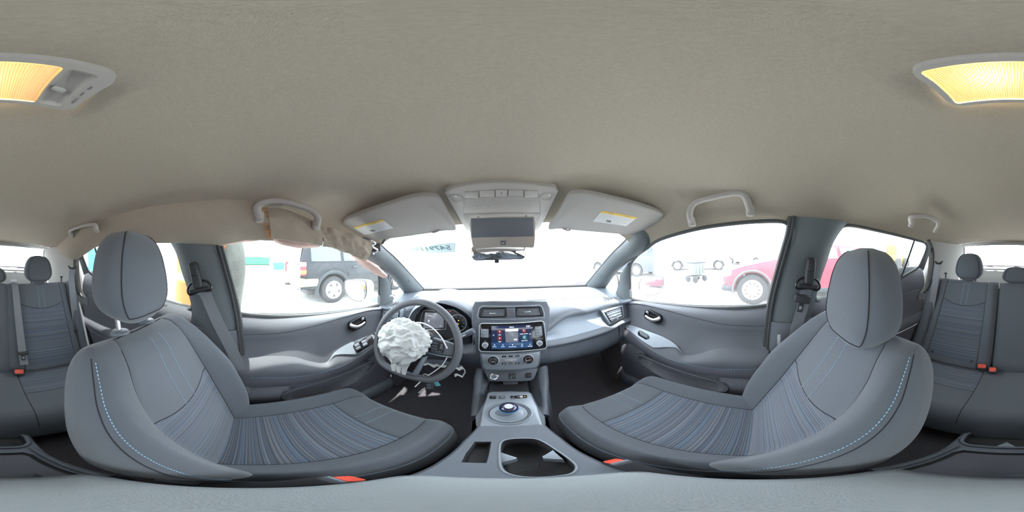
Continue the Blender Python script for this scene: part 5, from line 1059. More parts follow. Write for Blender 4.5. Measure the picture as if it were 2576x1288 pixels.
# sun visors
for s, pxs, lab, nm in ((-1, [(862, 566), (866, 553), (900, 538), (985, 509), (1050, 491), (1092, 491), (1108, 500), (1128, 535), (1146, 568), (1143, 577), (1118, 578), (1080, 584), (1010, 594), (950, 600), (915, 594), (880, 580)], [(888, 572), (962, 552), (990, 574), (917, 591)], 'driver'),
                        (1, [(1667, 543), (1662, 533), (1600, 512), (1540, 497), (1480, 484), (1445, 483), (1428, 492), (1405, 532), (1381, 566), (1384, 575), (1410, 573), (1450, 577), (1520, 583), (1580, 588), (1612, 587), (1645, 565)], [(1514, 530), (1604, 547), (1575, 569), (1492, 557)], 'passenger')):
    fb, ff = A(s*.36, .385, .222), A(s*.36, .66, .124)
    up_ = nrm(ff-fb); fn = nrm(np.cross(up_, A(1, 0, 0))); fn = fn if fn[2] < 0 else -fn
    fn = nrm(fn+A(-s*.27, 0, 0)); VF_ = frame((fb+ff)/2+fn*.004, fn, up_)
    ol = ccw([tuple(p) for p in spline(np.array([PP(u, v, VF_) for u, v in pxs]), 70, True)])
    vz = T('sun_visor', 'beige sun visor folded up on the %s side with warning sticker' % nm, 'sun visor', loc(VF_, 0, 0, -.01))
    O('panel', plate(VF_, ol, .008, .006, -.012), 'visor', vz)
    lo_ = ccw([PP(u, v, VF_, .0085) for u, v in lab]); LFv = sub(VF_, 0, 0, .0084)
    st = O('warning_sticker', plate(LFv, lo_, .0006, .0002), 'label_white', vz)
    q = [np.array(PP(u, v, VF_, .0085)) for u, v in lab]   # yellow edge, first two corners
    def lq(i, j): return tuple(q[0]+(q[1]-q[0])*i+(q[3]-q[0])*j)
    O('yellow_band', plate(sub(LFv, 0, 0, .0006), ccw([lq(0, 0), lq(1, 0), lq(1, .17), lq(0, .17)]), .0004, .0001), 'label_yellow', st)
    ax = nrm(VF_[1]*(q[1]-q[0])[0]+VF_[2]*(q[1]-q[0])[1]); ay = np.cross(VF_[3], ax)
    def LQ(i, j, c=.0012): p = lq(i, j); return (loc(LFv, p[0], p[1], c), ax, ay, VF_[3])
    if (loc(LFv, *lq(0, 0))-loc(LFv, *lq(0, 1)))@ay < 0: ax, ay = ax, ay
    O('lettering', letters('WARNING', .0052, LQ(.27, .085), .0001), 'ink', st); O('lettering', letters('AVERTISSEMENT', .0048, LQ(.72, .085), .0001), 'ink', st)
    ln_ = [tube([loc(LFv, *lq(c0+.02, j), .0008), loc(LFv, *lq(c0+.02+wd, j), .0008)], .00035, 3) for c0 in (.02, .52) for j, wd in zip(np.linspace(.26, .92, 9), (.42, .40, .43, .30, .42, .38, .42, .25, .33))]
    O('print', join(*ln_), 'ink_grey', st)
    O('print_divider', tube([loc(LFv, *lq(.5, .2), .0008), loc(LFv, *lq(.5, .97), .0008)], .0003, 3), 'ink_grey', st)
    pic = [rbox((loc(LFv, *lq(.33+.035*(k % 4)+.02*(k//4 % 2), .72+.10*(k//4)), .0009), ax, ay, VF_[3]), .0045, .0055, .0003, 0) for k in range(8)]
    O('pictogram', join(*pic), 'ink', st)
    cu_, cv_ = ((1095, 577) if s < 0 else (1425, 572)); a, b = PP(cu_, cv_, VF_); O('visor_clip', tube([loc(VF_, a-.022, b, .006), loc(VF_, a-.012, b+.006, .010), loc(VF_, a+.012, b+.006, .010), loc(VF_, a+.022, b, .006)], .004, 8), 'headliner_plastic', vz)
    sm = [tuple(p) for p in inset(ol, .007)]; O('edge_seam', tube([loc(VF_, p[0], p[1], .0082) for p in sm], .0007, 4, closed=True), 'ink_grey', vz)
# grab handles
def handle(label, pts, r, grp=None):
    t = T('grab_handle', label, 'grab handle', np.mean(pts, axis=0)-A(0, 0, .04)); p = spline(pts, 36)
    O('grip', tube(p, np.interp(np.linspace(0, 1, 36), [0, .12, .25, .75, .88, 1], [r*1.15, r*1.1, r, r, r*1.1, r*1.15]), 12, flat=((.35, 0, 1), .85)), 'headliner_plastic', t)
    for e_, o_ in ((p[0], p[2]), (p[-1], p[-3])): O('end_cap', rbox(frame(e_, nrm(A(-np.sign(e_[0]), 0, -.5)), (0, 0, 1)), r*2.5, r*3.4, r*1.6, r*.6), 'headliner_plastic', t)
    return t
for s, nm in ((1, 'passenger'), (-1, 'driver')):
    L = lambda y, z, x: A(s*x, y, z)
    dz = .0 if s > 0 else .018
    handle('beige grab handle above the %s window' % nm if s > 0 else 'beige grab handle above the driver window, half hidden by torn headliner', [P(u, v, x=-x) for u, v, x in ((652, 545, .535), (647, 522, .51), (662, 509, .498), (700, 505, .495), (745, 514, .497), (780, 527, .503), (799, 546, .512), (796, 566, .53))] if s < 0 else [L(.258, .122+dz, .582), L(.254, .150+dz, .556), L(.225, .182+dz, .538), L(.15, .195+dz, .534), L(.08, .203+dz, .532), L(.048, .190+dz, .540), L(.034, .148+dz, .572)], .0125)
    L2 = lambda u, v, x: P(u, v, x=s*x)
    if s > 0: q = [L2(2293, 562, .515), L2(2291, 548, .480), L2(2303, 543, .46), L2(2335, 545, .442), L2(2356, 555, .445), L2(2360, 566, .46), L2(2354, 578, .49)]
    else: q = [L2(180, 590, .51), L2(178, 580, .485), L2(196, 572, .475), L2(220, 565, .475), L2(238, 565, .485), L2(242, 576, .51)]
    handle('small beige grab handle over the rear door behind the %s' % nm, q, .0125)
# dome lamp
hz_ = .299
DL = (A(0, -.155, hz_+.001), A(1, 0, 0), A(0, -1, 0), A(0, 0, -1))
dl = lambda u, v: PP(u, v, DL)
do = ccw([dl(*p) for p in ((2297, 176), (2310, 165), (2350, 152), (2440, 142), (2576, 138), (2700, 141), (2790, 153), (2843, 172), (2851, 187), (2845, 196), (2790, 245), (2765, 262), (2745, 265), (2660, 258), (2576, 247), (2500, 249), (2430, 256), (2405, 252), (2390, 245), (2330, 203))])
def fit(o, r): q = np.array(o); c_ = (q.min(0)+q.max(0))/2; s_ = np.ptp(q, axis=0)*A(.99, .93); return [(c_[0]+a, c_[1]+b) for a, b in rrect(s_[0], s_[1], r, 6)]
do = fit(do, .022)
lamp = T('dome_lamp', 'rectangular ceiling lamp with warm glowing lens and slide switch', 'lamp', (0, -.155, hz_-.02))
lens_l = ccw([dl(*p) for p in ((2316, 176), (2330, 170), (2400, 158), (2500, 150), (2576, 147), (2660, 149), (2738, 162), (2665, 246), (2576, 241), (2480, 245), (2410, 248), (2398, 243), (2340, 199))])
dish_ = ccw([dl(*p) for p in ((2738, 163), (2790, 172), (2812, 178), (2815, 190), (2770, 235), (2750, 252), (2735, 255), (2666, 246))])
qa = np.array(do); bx0, bx1, by0, by1 = qa[:, 0].min(), qa[:, 0].max(), qa[:, 1].min()+.010, qa[:, 1].max()-.008; sxd = dl(2702, 200)[0]
if dl(2316, 176)[0] < sxd: lx0, lx1, dx0, dx1 = bx0+.008, sxd, sxd, bx1-.018
else: lx0, lx1, dx0, dx1 = sxd, bx1-.008, bx0+.018, sxd
lens_l = [((lx0+lx1)/2+a, (by0+by1)/2+b) for a, b in rrect(lx1-lx0-.001, by1-by0, .006, 4)]; dish_ = [((dx0+dx1)/2+a, (by0+by1)/2+b) for a, b in rrect(dx1-dx0-.001, by1-by0, .008, 4)]
O('frame', holed(sub(DL, 0, 0, .016), do, [lens_l, dish_]), 'headliner_plastic', lamp)
O('frame_edge', loft([[loc(DL, a, b, c) for a, b in q] for q, c in ((inset(do, -.0015), -.002), (inset(do, -.001), .010), (do, .016))], caps=False), 'visor', lamp)
ln_o = O('lens', join(plate(sub(DL, 0, 0, .012), lens_l, .001, .0004, 0)), 'amber_lens', lamp)
xs_ = np.array(lens_l)[:, 0]; rb = []
for a in np.linspace(xs_.min()+.004, xs_.max()-.004, 46):
    bb = []
    for i in range(len(lens_l)):
        p, q = lens_l[i], lens_l[(i+1) % len(lens_l)]
        if (p[0]-a)*(q[0]-a) < 0: bb.append(p[1]+(q[1]-p[1])*(a-p[0])/(q[0]-p[0]))
    if len(bb) >= 2: rb.append(tube([loc(DL, a, min(bb)+.003, .0132), loc(DL, a, max(bb)-.003, .0132)], .0008, 4))
O('lens_rib', join(*rb), 'amber_lens', ln_o)
a, b = dl(2497, 187); ll = bpy.data.lights.new('dome_bulb', 'POINT'); ll.energy = .75; ll.color = (1., .76, .44); ll.shadow_soft_size = .004; lo2 = bpy.data.objects.new('dome_bulb', ll); COL.objects.link(lo2); lo2.parent = lamp; lo2.location = loc(DL, a, b, .001)+A(0, 0, CZ)-ORG[lamp.name]
O('switch_dish', well(sub(DL, 0, 0, .016), dish_, .008, .003), 'headliner_plastic', lamp)
a, b = dl(2725, 216); f = (loc(DL, a, b, .014), nrm(A(-1, -.25, 0)), nrm(np.cross(A(0, 0, -1), nrm(A(-1, -.25, 0)))), A(0, 0, -1)); O('slide_switch', rbox(f, .017, .009, .009, .003), 'pillar_light', lamp)
for s, u, v in (('ON', 2806, 212), ('OFF', 2786, 226), ('DOOR', 2767, 243)):
    a, b = dl(u-3, v); O('lettering', letters(s, .0048, (loc(DL, a, b, .0163), A(0, -1, 0), A(-1, 0, 0), A(0, 0, -1)), .0001), 'ink', lamp)
# torn headliner and curtain airbag along the driver side
def sheet(name, top, bot, m, par, bulge=.02, wr=.004, n=40, mm=12, sd_=0., th=.004):
    tp, bt = spline(top, n), spline(bot, n); V = np.zeros((n, mm, 3))
    for i in range(n):
        for j in range(mm):
            k = j/(mm-1); p = tp[i]*(1-k)+bt[i]*k; p = p+A(1, 0, 0)*bulge*math.sin(k*math.pi)
            w_ = fbm((p[0]*3+sd_, p[1], p[2]), 22, 4)*wr; V[i, j] = p+A(1, 0, .3)*w_
    Vb = V-A(th, 0, th*.3); a_, f_ = grid(V); b_, g_ = grid(Vb); nv = len(a_); F = f_+[tuple(reversed([q+nv for q in f])) for f in g_]
    idx = [(i, 0) for i in range(n)]+[(n-1, j) for j in range(1, mm)]+[(i, mm-1) for i in range(n-2, -1, -1)]+[(0, j) for j in range(mm-2, 0, -1)]
    ids = [i*mm+j for i, j in idx]; F += [(ids[q], ids[(q+1) % len(ids)], ids[(q+1) % len(ids)]+nv, ids[q]+nv) for q in range(len(ids))]
    return O(name, (np.vstack([a_, b_]), F), m, par)
LX = lambda u, v, x: P(u, v, x=-x)
fl1 = T('torn_headliner', 'long beige headliner flap sagging along the driver side windows', 'torn headliner', (-.58, -.4, .05))
top = [(148, 612, .55), (165, 592, .535), (205, 560, .525), (250, 537, .52), (330, 515, .52), (400, 503, .522), (480, 497, .525), (540, 490, .525), (600, 497, .53), (642, 500, .535)]
bot = [(158, 645, .575), (192, 652, .585), (245, 620, .595), (330, 613, .598), (430, 611, .60), (500, 613, .60), (560, 614, .60), (610, 606, .60), (650, 604, .595), (694, 606, .585)]
sheet('flap', [LX(*p) for p in top], [LX(*p) for p in bot], 'headliner', fl1, .028, .004, 90, 16)
O('torn_edge', tube(spline([LX(u, v+1.5*math.sin(u*.19), x-.004) for u, v, x in top], 120), .0028, 5), 'pillar_light', fl1)
fl2 = T('torn_headliner', 'ragged square headliner flap hanging below the front driver-side grab handle', 'torn headliner', (-.54, .15, .06))
t2 = [(672, 524, .548), (700, 523, .545), (740, 534, .545), (775, 548, .545), (805, 568, .548)]; b2 = [(683, 599, .545), (710, 602, .545), (745, 607, .545), (785, 613, .548), (811, 617, .55)]
sheet('flap', [LX(*p) for p in t2], [LX(*p) for p in b2], 'headliner', fl2, .012, .004, 36, 14, 3.)
fr_ = []
for k in range(46):
    v = 522+k*1.75; u = 672+8*smooth((v-560)/30)+3*math.sin(k*1.9); p = LX(u, v, .542); fr_.append(tube([p, p+A(.004*random.uniform(-1, 1), -.010-.010*random.random(), -.004*random.uniform(-1, 1.5))], [.0016, .0005], 4))
O('fringe', join(*fr_), 'torn_fibre', fl2)
O('torn_core', tube(spline([LX(646, 548, .555), LX(665, 556, .56), LX(680, 572, .56), LX(686, 598, .555)], 16), .009, 6, flat=((1, 0, 0), .4)), 'torn_fibre', fl2)
fl3 = T('torn_headliner', 'wrinkled headliner strip peeling off the windscreen pillar on the driver side', 'torn headliner', (-.56, .4, .04))
t3 = [(806, 570, .548), (830, 572, .540), (865, 580, .535), (905, 596, .535), (940, 607, .535)]; b3 = [(813, 619, .565), (845, 625, .565), (880, 638, .565), (905, 651, .565), (922, 655, .562)]
sheet('flap', [LX(*p) for p in t3], [LX(*p) for p in b3], 'headliner', fl3, .012, .010, 44, 18, 9.)
cb_ = T('curtain_airbag', 'pinkish deployed curtain airbag drooping along the driver side', 'airbag', (-.60, .3, -.05))
sheet('bag_panel', [LX(*p) for p in ((520, 606, .60), (560, 607, .60), (600, 602, .598), (650, 600, .595))], [LX(*p) for p in ((515, 611, .61), (560, 617, .61), (600, 610, .61), (650, 605, .605))], 'curtain_bag', cb_, .006, .003, 30, 6)
sheet('bag_panel', [LX(*p) for p in ((684, 596, .565), (720, 600, .565), (770, 607, .565), (812, 612, .565))], [LX(*p) for p in ((690, 606, .575), (715, 616, .575), (750, 623, .575), (800, 622, .575), )], 'curtain_bag', cb_, .012, .006, 36, 8, 5.)
sheet('bag_roll', [LX(*p) for p in ((895, 648, .575), (920, 652, .585), (945, 664, .60), (962, 680, .615), (972, 694, .625))], [LX(*p) for p in ((885, 645, .59), (905, 662, .60), (930, 680, .615), (950, 692, .63), (966, 699, .635))], 'curtain_bag', cb_, .022, .007, 36, 10, 2.)
# bare clips where the pillar trim has come loose
clp = T('pillar_clip', 'bare metal clip exposed at the top of the driver side windscreen pillar', 'clip', LX(938, 622, .55))
O('bracket', tube(spline([LX(932, 604, .54), LX(945, 612, .545), LX(936, 620, .55), LX(950, 630, .555), LX(940, 638, .56)], 20), .005, 6), 'chrome', clp)
O('backing', rbox(frame(LX(945, 622, .562), (1, -.5, 0)), .05, .04, .004, .002), 'black', clp)
O('loose_tab', plate(frame(LX(963, 608, .53), (.5, -1, 0), (.3, 0, 1)), [(-.008, -.012), (.006, -.012), (.012, .012), (.004, .014)], .004, .001), 'pillar', clp)
for k, (u, v) in enumerate(((985, 745), (992, 741))): O('clip_stud', lathe(frame(LX(u, v, .60), (.5, -1, .3)), [(.008, 0), (.009, .006), (.004, .012), (0, .013)], 12), 'chrome', clp)
# windscreen lot sticker (reads from outside)
SFp = frame(P(1077, 626, y=.86), (0, .62, .78), (0, -.78, .62))
sq = [PP(u, v, SFp) for u, v in ((1013, 631), (1022, 622), (1140, 610), (1147, 612), (1145, 634), (1030, 642))]
mat('sticker_film', (.70, .82, .80), .6); mat('sticker_ink', (.20, .32, .32), .6)
sk = O('window_sticker', plate(SFp, ccw(sq), .0008, .0002), 'sticker_film', label='pale green lot number sticker on the windscreen beside the mirror', cat='sticker')
c_ = np.mean([PP(1022, 628, SFp), PP(1133, 624, SFp)], axis=0); w_ = abs(PP(1020, 628, SFp)[0]-PP(1128, 624, SFp)[0])
dr_ = 1 if PP(1128, 624, SFp)[0] > PP(1020, 628, SFp)[0] else -1
for k, d_ in enumerate('54791195'):
    V, F = letters(d_, .050, sub(SFp, c_[0]+dr_*w_*(.47-.118*k), c_[1], -.0005), .0006, bold=.0008, squeeze=w_*.118/.0285*1.15)
    O('digit', (V, F), 'sticker_ink', sk)
O('lettering', letters('x', .034, sub(SFp, c_[0]+w_*.47*(1 if PP(1022, 628, SFp)[0] > c_[0] else -1), c_[1]-.008, -.0005), .0006), 'sticker_ink', sk)

# ================================================================= OUTSIDE
mat('gravel', (.60, .60, .59), .95, bump=.6, bs=40, var=.18, vs_=3.)
mat('paint_black', (.012, .015, .020), .25, spec=.35); mat('paint_red', (.22, .012, .028), .28, spec=.4); mat('paint_silver', (.42, .45, .47), .25, metal=.5); mat('paint_pale', (.72, .74, .75), .25, coat=.5); mat('paint_slate', (.04, .05, .065), .3)
mat('cladding_tan', (.26, .22, .13), .5); mat('cladding_grey', (.035, .042, .048), .85, spec=.15); mat('car_glass', (.05, .065, .075), .06, spec=.8); mat('tyre', (.022, .024, .026), .85, bump=.4, bs=120); mat('alloy', (.78, .79, .80), .35, metal=.2)
mat('tail_red', (.75, .03, .04), .25); mat('tail_amber', (.95, .35, .03), .3); mat('lamp_clear', (.75, .78, .8), .15); mat('dumpster_green', (.02, .115, .07), .55, var=.1, vs_=3); mat('blue_plastic', (.025, .11, .32), .4); mat('machine_orange', (.85, .32, .03), .4); mat('teal_plastic', (.02, .42, .52), .5)
mat('cart_grey', (.075, .10, .09), .6); mat('vest_orange', (.60, .12, .015), .7, bump=.5, bs=350); mat('vest_yellow', (.40, .48, .03), .6); mat('reflective', (.22, .24, .25), .35); mat('hoodie', (.065, .07, .062), .95, bump=.5, bs=120, var=.15, vs_=14); mat('trousers', (.05, .055, .07), .9); mat('skin', (.55, .36, .27), .6); mat('hair', (.05, .035, .025), .7)
g = np.array([[A(x, y, -CZ-.004*0) for y in np.linspace(-70, 70, 15)] for x in np.linspace(-70, 70, 15)]); O('ground', grid(g), 'gravel', label='pale sunlit gravel lot', **ST)
def carframe(x, y, head, z=-CZ): c, s = math.cos(R(head)), math.sin(R(head)); return (A(x, y, z), A(c, -s, 0), A(s, c, 0), A(0, 0, 1))
def wheel(t, fr, x, y, r, wd, n=5, rim='alloy', out=1, simple=False):
    f = (loc(fr, x, y, r), fr[2]*out, fr[3], fr[1]*out)
    w_ = O('wheel', lathe(f, [(r*.60, -wd*.9), (r*.93, -wd), (r, -wd*.8), (r, -wd*.1), (r*.95, .0), (r*.70, .008), (r*.64, 0.)], 36), 'tyre', t)
    O('rim', lathe(f, [(r*.66, -.05), (r*.66, .006), (r*.62, .012), (r*.56, .006), (r*.15, .014), (r*.13, .020), (0, .022)], 36), rim, w_)
    if not simple:
        for k in range(n):
            a = R(90+(k+.5)*360/n); d = f[1]*math.cos(a)+f[2]*math.sin(a); e = np.cross(f[3], d); pf = (f[0]+d*r*.40, d, e, f[3])
            h = r*.085*5/max(n, 5)*1.5; O('rim_hole', plate(pf, ccw([(-r*.09, -h*.35), (r*.12, -h), (r*.12, h), (-r*.09, h*.35)]), .0135, .001, -.02), 'black', w_)
            b = f[0]+(f[1]*math.cos(a+.6)+f[2]*math.sin(a+.6))*r*.20; O('lug_nut', lathe((b, f[1], f[2], f[3]), [(r*.025, 0), (r*.025, .016), (0, .018)], 6), 'satin_trim', w_)
    return w_
def vehicle(name, label, cat, fr, L, W, sec, green, wheels, paint, r=.33, glass='car_glass', lower=None, nsp=5, simple=False, panes=None, group=None, zb=.28):
    """sec: (y, half width, top height) for the body; green: (y, roof height, half width at roof)"""
    t = T(name, label, cat, fr[0], group)
    ys = np.linspace(sec[0][0], sec[-1][0], 60); fw, fz = itp([(a, b) for a, b, c in sec]), itp([(a, c) for a, b, c in sec])
    rings = []
    for y in ys:
        w_, z_ = float(fw(y)), float(fz(y)); zl = zb
        for wy in wheels:                                    # wheel arches cut up into the side
            d = abs(y-wy)
            if d < r*1.22: zl = max(zl, r*.9+math.sqrt(max(0, (r*1.22)**2-d*d))*1.0)
        zl = min(zl, z_-.12); lf_ = [(w_*.93, zl), (w_*.995, zl+.03), (w_, (zl+z_)/2), (w_*.985, z_-.10), (w_*.94, z_-.02), (w_*.80, z_), (w_*.4, z_+.012)]
        rings.append([loc(fr, a, y, b) for a, b in lf_]+[loc(fr, -a, y, b) for a, b in lf_[::-1]])
    O('body', loft(rings), paint, t); O('underbody', rbox(sub(fr, 0, (ys[0]+ys[-1])/2, .36), W*.80, L*.9, .22, .03), 'black', t)
    gy = np.linspace(green[0][0], green[-1][0], 40); gz, gw = itp([(a, b) for a, b, c in green]), itp([(a, c) for a, b, c in green]); rg = []
    for y in gy:
        zb_, w0 = float(fz(y))-.03, float(fw(y))*.93; zr, w1 = max(float(gz(y)), zb_+.01), float(gw(y))
        h = [(w0, zb_), (w0*.55+w1*.45, zb_+(zr-zb_)*.5), (w1, zr-.05*min(1, (zr-zb_)/.3)), (w1*.85, zr), (w1*.4, zr+.015)]; rg.append([loc(fr, a, y, b) for a, b in h]+[loc(fr, -a, y, b) for a, b in h[::-1]])
    O('cabin', loft(rg), paint, t)
    for y0, y1 in (panes or []):
        for s in (-1, 1):
            pn = []
            for y in np.linspace(y0, y1, 8):
                zb_, w0 = float(fz(y))-.03, float(fw(y))*.93; zr, w1 = max(float(gz(y)), zb_+.01), float(gw(y))
                def sd(k): k2 = k*2; return (w0+(w0*.55+w1*.45-w0)*k2, zb_+(zr-zb_)*.5*k2) if k < .5 else ((w0*.55+w1*.45)+(w1-(w0*.55+w1*.45))*(k2-1), zb_+(zr-zb_)*.5+((zr-.05)-zb_-(zr-zb_)*.5)*(k2-1))
                pn.append([loc(fr, s*(sd(k)[0]+.006), y, sd(k)[1]) for k in (.10, .3, .5, .7, .92)])
            O('side_window', grid(np.array(pn)), glass, t)
    for wy in wheels:
        for s in (-1, 1): wheel(t, fr, s*(float(fw(wy))-.015), wy, r, .20, nsp, out=s, simple=simple)
    return t, fw, fz
# black off-roader on the driver's side
fs = carframe(-4.72, 3.55, 0)
t, fw, fz = vehicle('off_roader', 'black off-road wagon with tan bumper parked beside the driver side', 'car', fs, 4.5, 1.8, [(-2.25, .80, 1.08), (-2.05, .88, 1.12), (-1.5, .90, 1.13), (0, .90, 1.12), (1.0, .89, 1.08), (1.9, .86, 1.0), (2.25, .76, .90)],
    [(-2.22, 1.10, .72), (-2.10, 1.62, .70), (-1.7, 1.72, .70), (-.6, 1.74, .70), (.3, 1.70, .68), (.85, 1.30, .72), (1.05, 1.08, .74)], (-1.33, 1.40), 'paint_black', .375, nsp=5, panes=[(-1.95, -1.05), (-.95, -.25), (-.15, .5)], zb=.42)
O('rear_bumper', rbox(sub(fs, 0, -2.24, .62), 1.74, .26, .24, .06), 'cladding_tan', t)
for s in (-1, 1):
    O('bumper_side', rbox(sub(fs, s*.885, -2.02, .62), .07, .46, .20, .03), 'cladding_tan', t)
    tl_ = O('tail_lamp', rbox(sub(fs, s*.835, -2.20, .98), .14, .16, .34, .03), 'tail_red', t); O('indicator', rbox(sub(fs, s*.85, -2.20, .90), .125, .165, .09, .02), 'tail_amber', tl_); O('reverse_lamp', rbox(sub(fs, s*.85, -2.20, 1.09), .125, .165, .10, .02), 'lamp_clear', tl_)
    for wy in (-1.33, 1.40):
        O('wheel_flare', tube([loc(fs, s*.905, wy+.50*math.cos(R(a)), .375+.50*math.sin(R(a))) for a in np.linspace(-12, 192, 24)], .045, 8, flat=(fs[1], .8)), 'cladding_grey', t)
    O('mud_flap', rbox(sub(fs, s*.80, -1.86, .36), .22, .02, .34, .006), 'black', t)
    O('door_handle', rbox(sub(fs, s*.905, -.62, .98), .03, .16, .04, .01), 'black', t); O('rub_strip', rbox(sub(fs, s*.915, .1, .80), .025, 1.9, .10, .01), 'cladding_grey', t)
    O('door_gap', tube([loc(fs, s*.905, -.88, .62), loc(fs, s*.91, -.86, .90), loc(fs, s*.90, -.92, 1.10)], .006, 4), 'black', t)
O('rear_window', grid(np.array([[loc(fs, x*(.68-.03*k), -2.225+.085*k, 1.14+.42*k) for k in (0, .5, 1)] for x in np.linspace(-1, 1, 6)])), 'car_glass', t)
O('exhaust_pipe', tube([loc(fs, .55, -1.9, .40), loc(fs, .58, -2.28, .40)], .03, 10), 'satin_trim', t); O('tow_bar', rbox(sub(fs, 0, -2.38, .50), .10, .18, .08, .02), 'black', t)
# red crossover on the passenger side
fr_c = carframe(4.42, -1.23, 0)
t, fw, fz = vehicle('crossover', 'red crossover with white wheel covers parked beside the passenger side', 'car', fr_c, 4.4, 1.76, [(-2.2, .78, .95), (-1.8, .86, 1.05), (-.6, .88, 1.03), (.5, .88, 1.02), (.85, .88, 1.04), (1.3, .87, .96), (1.7, .84, .86), (2.0, .76, .72), (2.12, .66, .58)],
    [(-2.15, 1.0, .70), (-1.9, 1.25, .66), (-1.2, 1.37, .64), (-.2, 1.41, .64), (.35, 1.32, .66), (.95, 1.06, .74), (1.0, 1.02, .76)], (-1.28, 1.40), 'paint_red', .345, nsp=10, panes=[(-1.6, -.75), (-.65, .15), (.22, .6)], zb=.30)
O('windscreen_glass', grid(np.array([[loc(fr_c, x*.66, .38+.55*k, 1.33-.25*k) for k in (0, .5, 1)] for x in np.linspace(-1, 1, 6)])), 'car_glass', t)
for s in (-1, 1):
    O('head_lamp', rbox((loc(fr_c, s*.70, 1.93, .70), nrm(fr_c[1]-fr_c[2]*s*.5), nrm(fr_c[2]+fr_c[1]*s*.5), fr_c[3]), .20, .30, .12, .04), 'lamp_clear', t); O('sill_cladding', rbox(sub(fr_c, s*.83, .0, .30), .10, 1.9, .12, .03), 'cladding_grey', t)
    O('bumper_corner', rbox(sub(fr_c, s*.70, 1.98, .36), .26, .26, .14, .05), 'cladding_grey', t)
    for wy in (-1.28, 1.40): O('wheel_flare', tube([loc(fr_c, s*.868, wy+.44*math.cos(R(a)), .345+.44*math.sin(R(a))) for a in np.linspace(-10, 190, 22)], .028, 8, flat=(fr_c[1], .7)), 'rubber', t)
    O('door_gap', tube([loc(fr_c, s*.882, .62, .45), loc(fr_c, s*.885, .66, .80), loc(fr_c, s*.84, .70, 1.02)], .006, 4), 'black', t)
    O('side_mirror', rbox(sub(fr_c, s*.97, .45, 1.08), .18, .10, .14, .04), 'paint_red', t)
O('lower_grille', rbox(sub(fr_c, 0, 2.08, .42), 1.0, .06, .18, .03), 'black', t)
# farther vehicles
def plain(name, label, x, y, head, paint, kind, L=4.4, W=1.75):
    f = carframe(x, y, head)
    if kind == 'van': sec = [(-2.3, .80, 1.0), (-2.0, .88, 1.05), (1.2, .88, 1.02), (1.9, .82, .86), (2.25, .70, .66)]; gr = [(-2.28, 1.02, .72), (-2.1, 1.68, .70), (0, 1.74, .70), (.7, 1.62, .68), (1.5, 1.0, .74)]; pn = [(-1.95, -1.0), (-.9, .0), (.1, .8)]
    else: sec = [(-2.2, .74, .80), (-1.9, .84, .94), (-1.0, .86, .96), (.8, .86, .93), (1.7, .82, .80), (2.15, .68, .62)]; gr = [(-1.8, .95, .70), (-1.2, 1.36, .60), (-.2, 1.43, .60), (.4, 1.36, .60), (1.15, .92, .72)]; pn = [(-1.2, -.4), (-.32, .5)]
    t, fw, fz = vehicle(name, label, 'car', f, L, W, sec, gr, (-1.35, 1.35), paint, .32, simple=False, nsp=5, panes=pn, zb=.26)
    for s in (-1, 1):
        O('head_lamp', rbox(sub(f, s*.62, 2.02, .66), .26, .18, .14, .04), 'lamp_clear', t); O('tail_lamp', rbox(sub(f, s*.70, -2.14, .82), .18, .14, .18, .04), 'tail_red', t)
    O('bumper', rbox(sub(f, 0, 2.12, .42), 1.36, .14, .20, .05), paint, t); O('rear_bumper', rbox(sub(f, 0, -2.18, .46), 1.5, .14, .22, .05), paint, t)
    return t
q = P(1632, 692, z=-CZ); plain('minivan', 'dark slate minivan parked ahead past the passenger door mirror', q[0]-.3, q[1]+1.6, -12, 'paint_slate', 'van')
q = P(1750, 681, z=-CZ); plain('sedan', 'white sedan standing side-on beyond the small green cart', q[0]+.9, q[1]+.2, -22, 'paint_pale', 'sedan')
q = P(1880, 668, z=-CZ); plain('hatchback', 'silver hatchback facing across behind the red crossover', q[0]+1.5, q[1]+.2, 20, 'paint_silver', 'sedan')
q = P(1575, 688, z=-CZ); plain('estate_car', 'pale estate car seen through the passenger quarter light', q[0]+4.5, q[1]+10, 30, 'paint_pale', 'van')
q = P(2500, 705, z=-CZ); plain('delivery_van', 'white van parked far behind the tailgate window', q[0]-1, q[1]-1, 80, 'paint_pale', 'van')
# green cart
cq = P(1752, 708, z=-CZ); cf = carframe(cq[0], cq[1], 20); t = T('yard_cart', 'small green tool cart on wheels beyond the passenger window', 'cart', cf[0])
O('tub', loft([[loc(cf, a*k, b*k, z) for a, b in rrect(.62, .42, .05, 3)] for z, k in ((.30, .85), (.72, 1.), (.74, 1.03), (.76, 1.03))]), 'cart_grey', t); O('lid', rbox(sub(cf, 0, 0, .78), .66, .46, .05, .015), 'cladding_grey', t)
for x in (-.2, 0, .2): O('rib', rbox(sub(cf, x, -.205, .52), .03, .03, .38, .008), 'cart_grey', t)
for x in (-.28, .28):
    for y in (-.2, .2): O('cart_wheel', lathe((loc(cf, x, y, .13), cf[2], cf[3], cf[1]), [(.12, -.03), (.13, -.02), (.13, .02), (.12, .03), (.05, .03), (0, .035)], 20), 'tyre', t)
O('axle_frame', rbox(sub(cf, 0, 0, .24), .56, .40, .05, .01), 'black', t); O('pull_bar', tube([loc(cf, .3, 0, .26), loc(cf, .62, -.05, .32)], .018, 8), 'black', t)
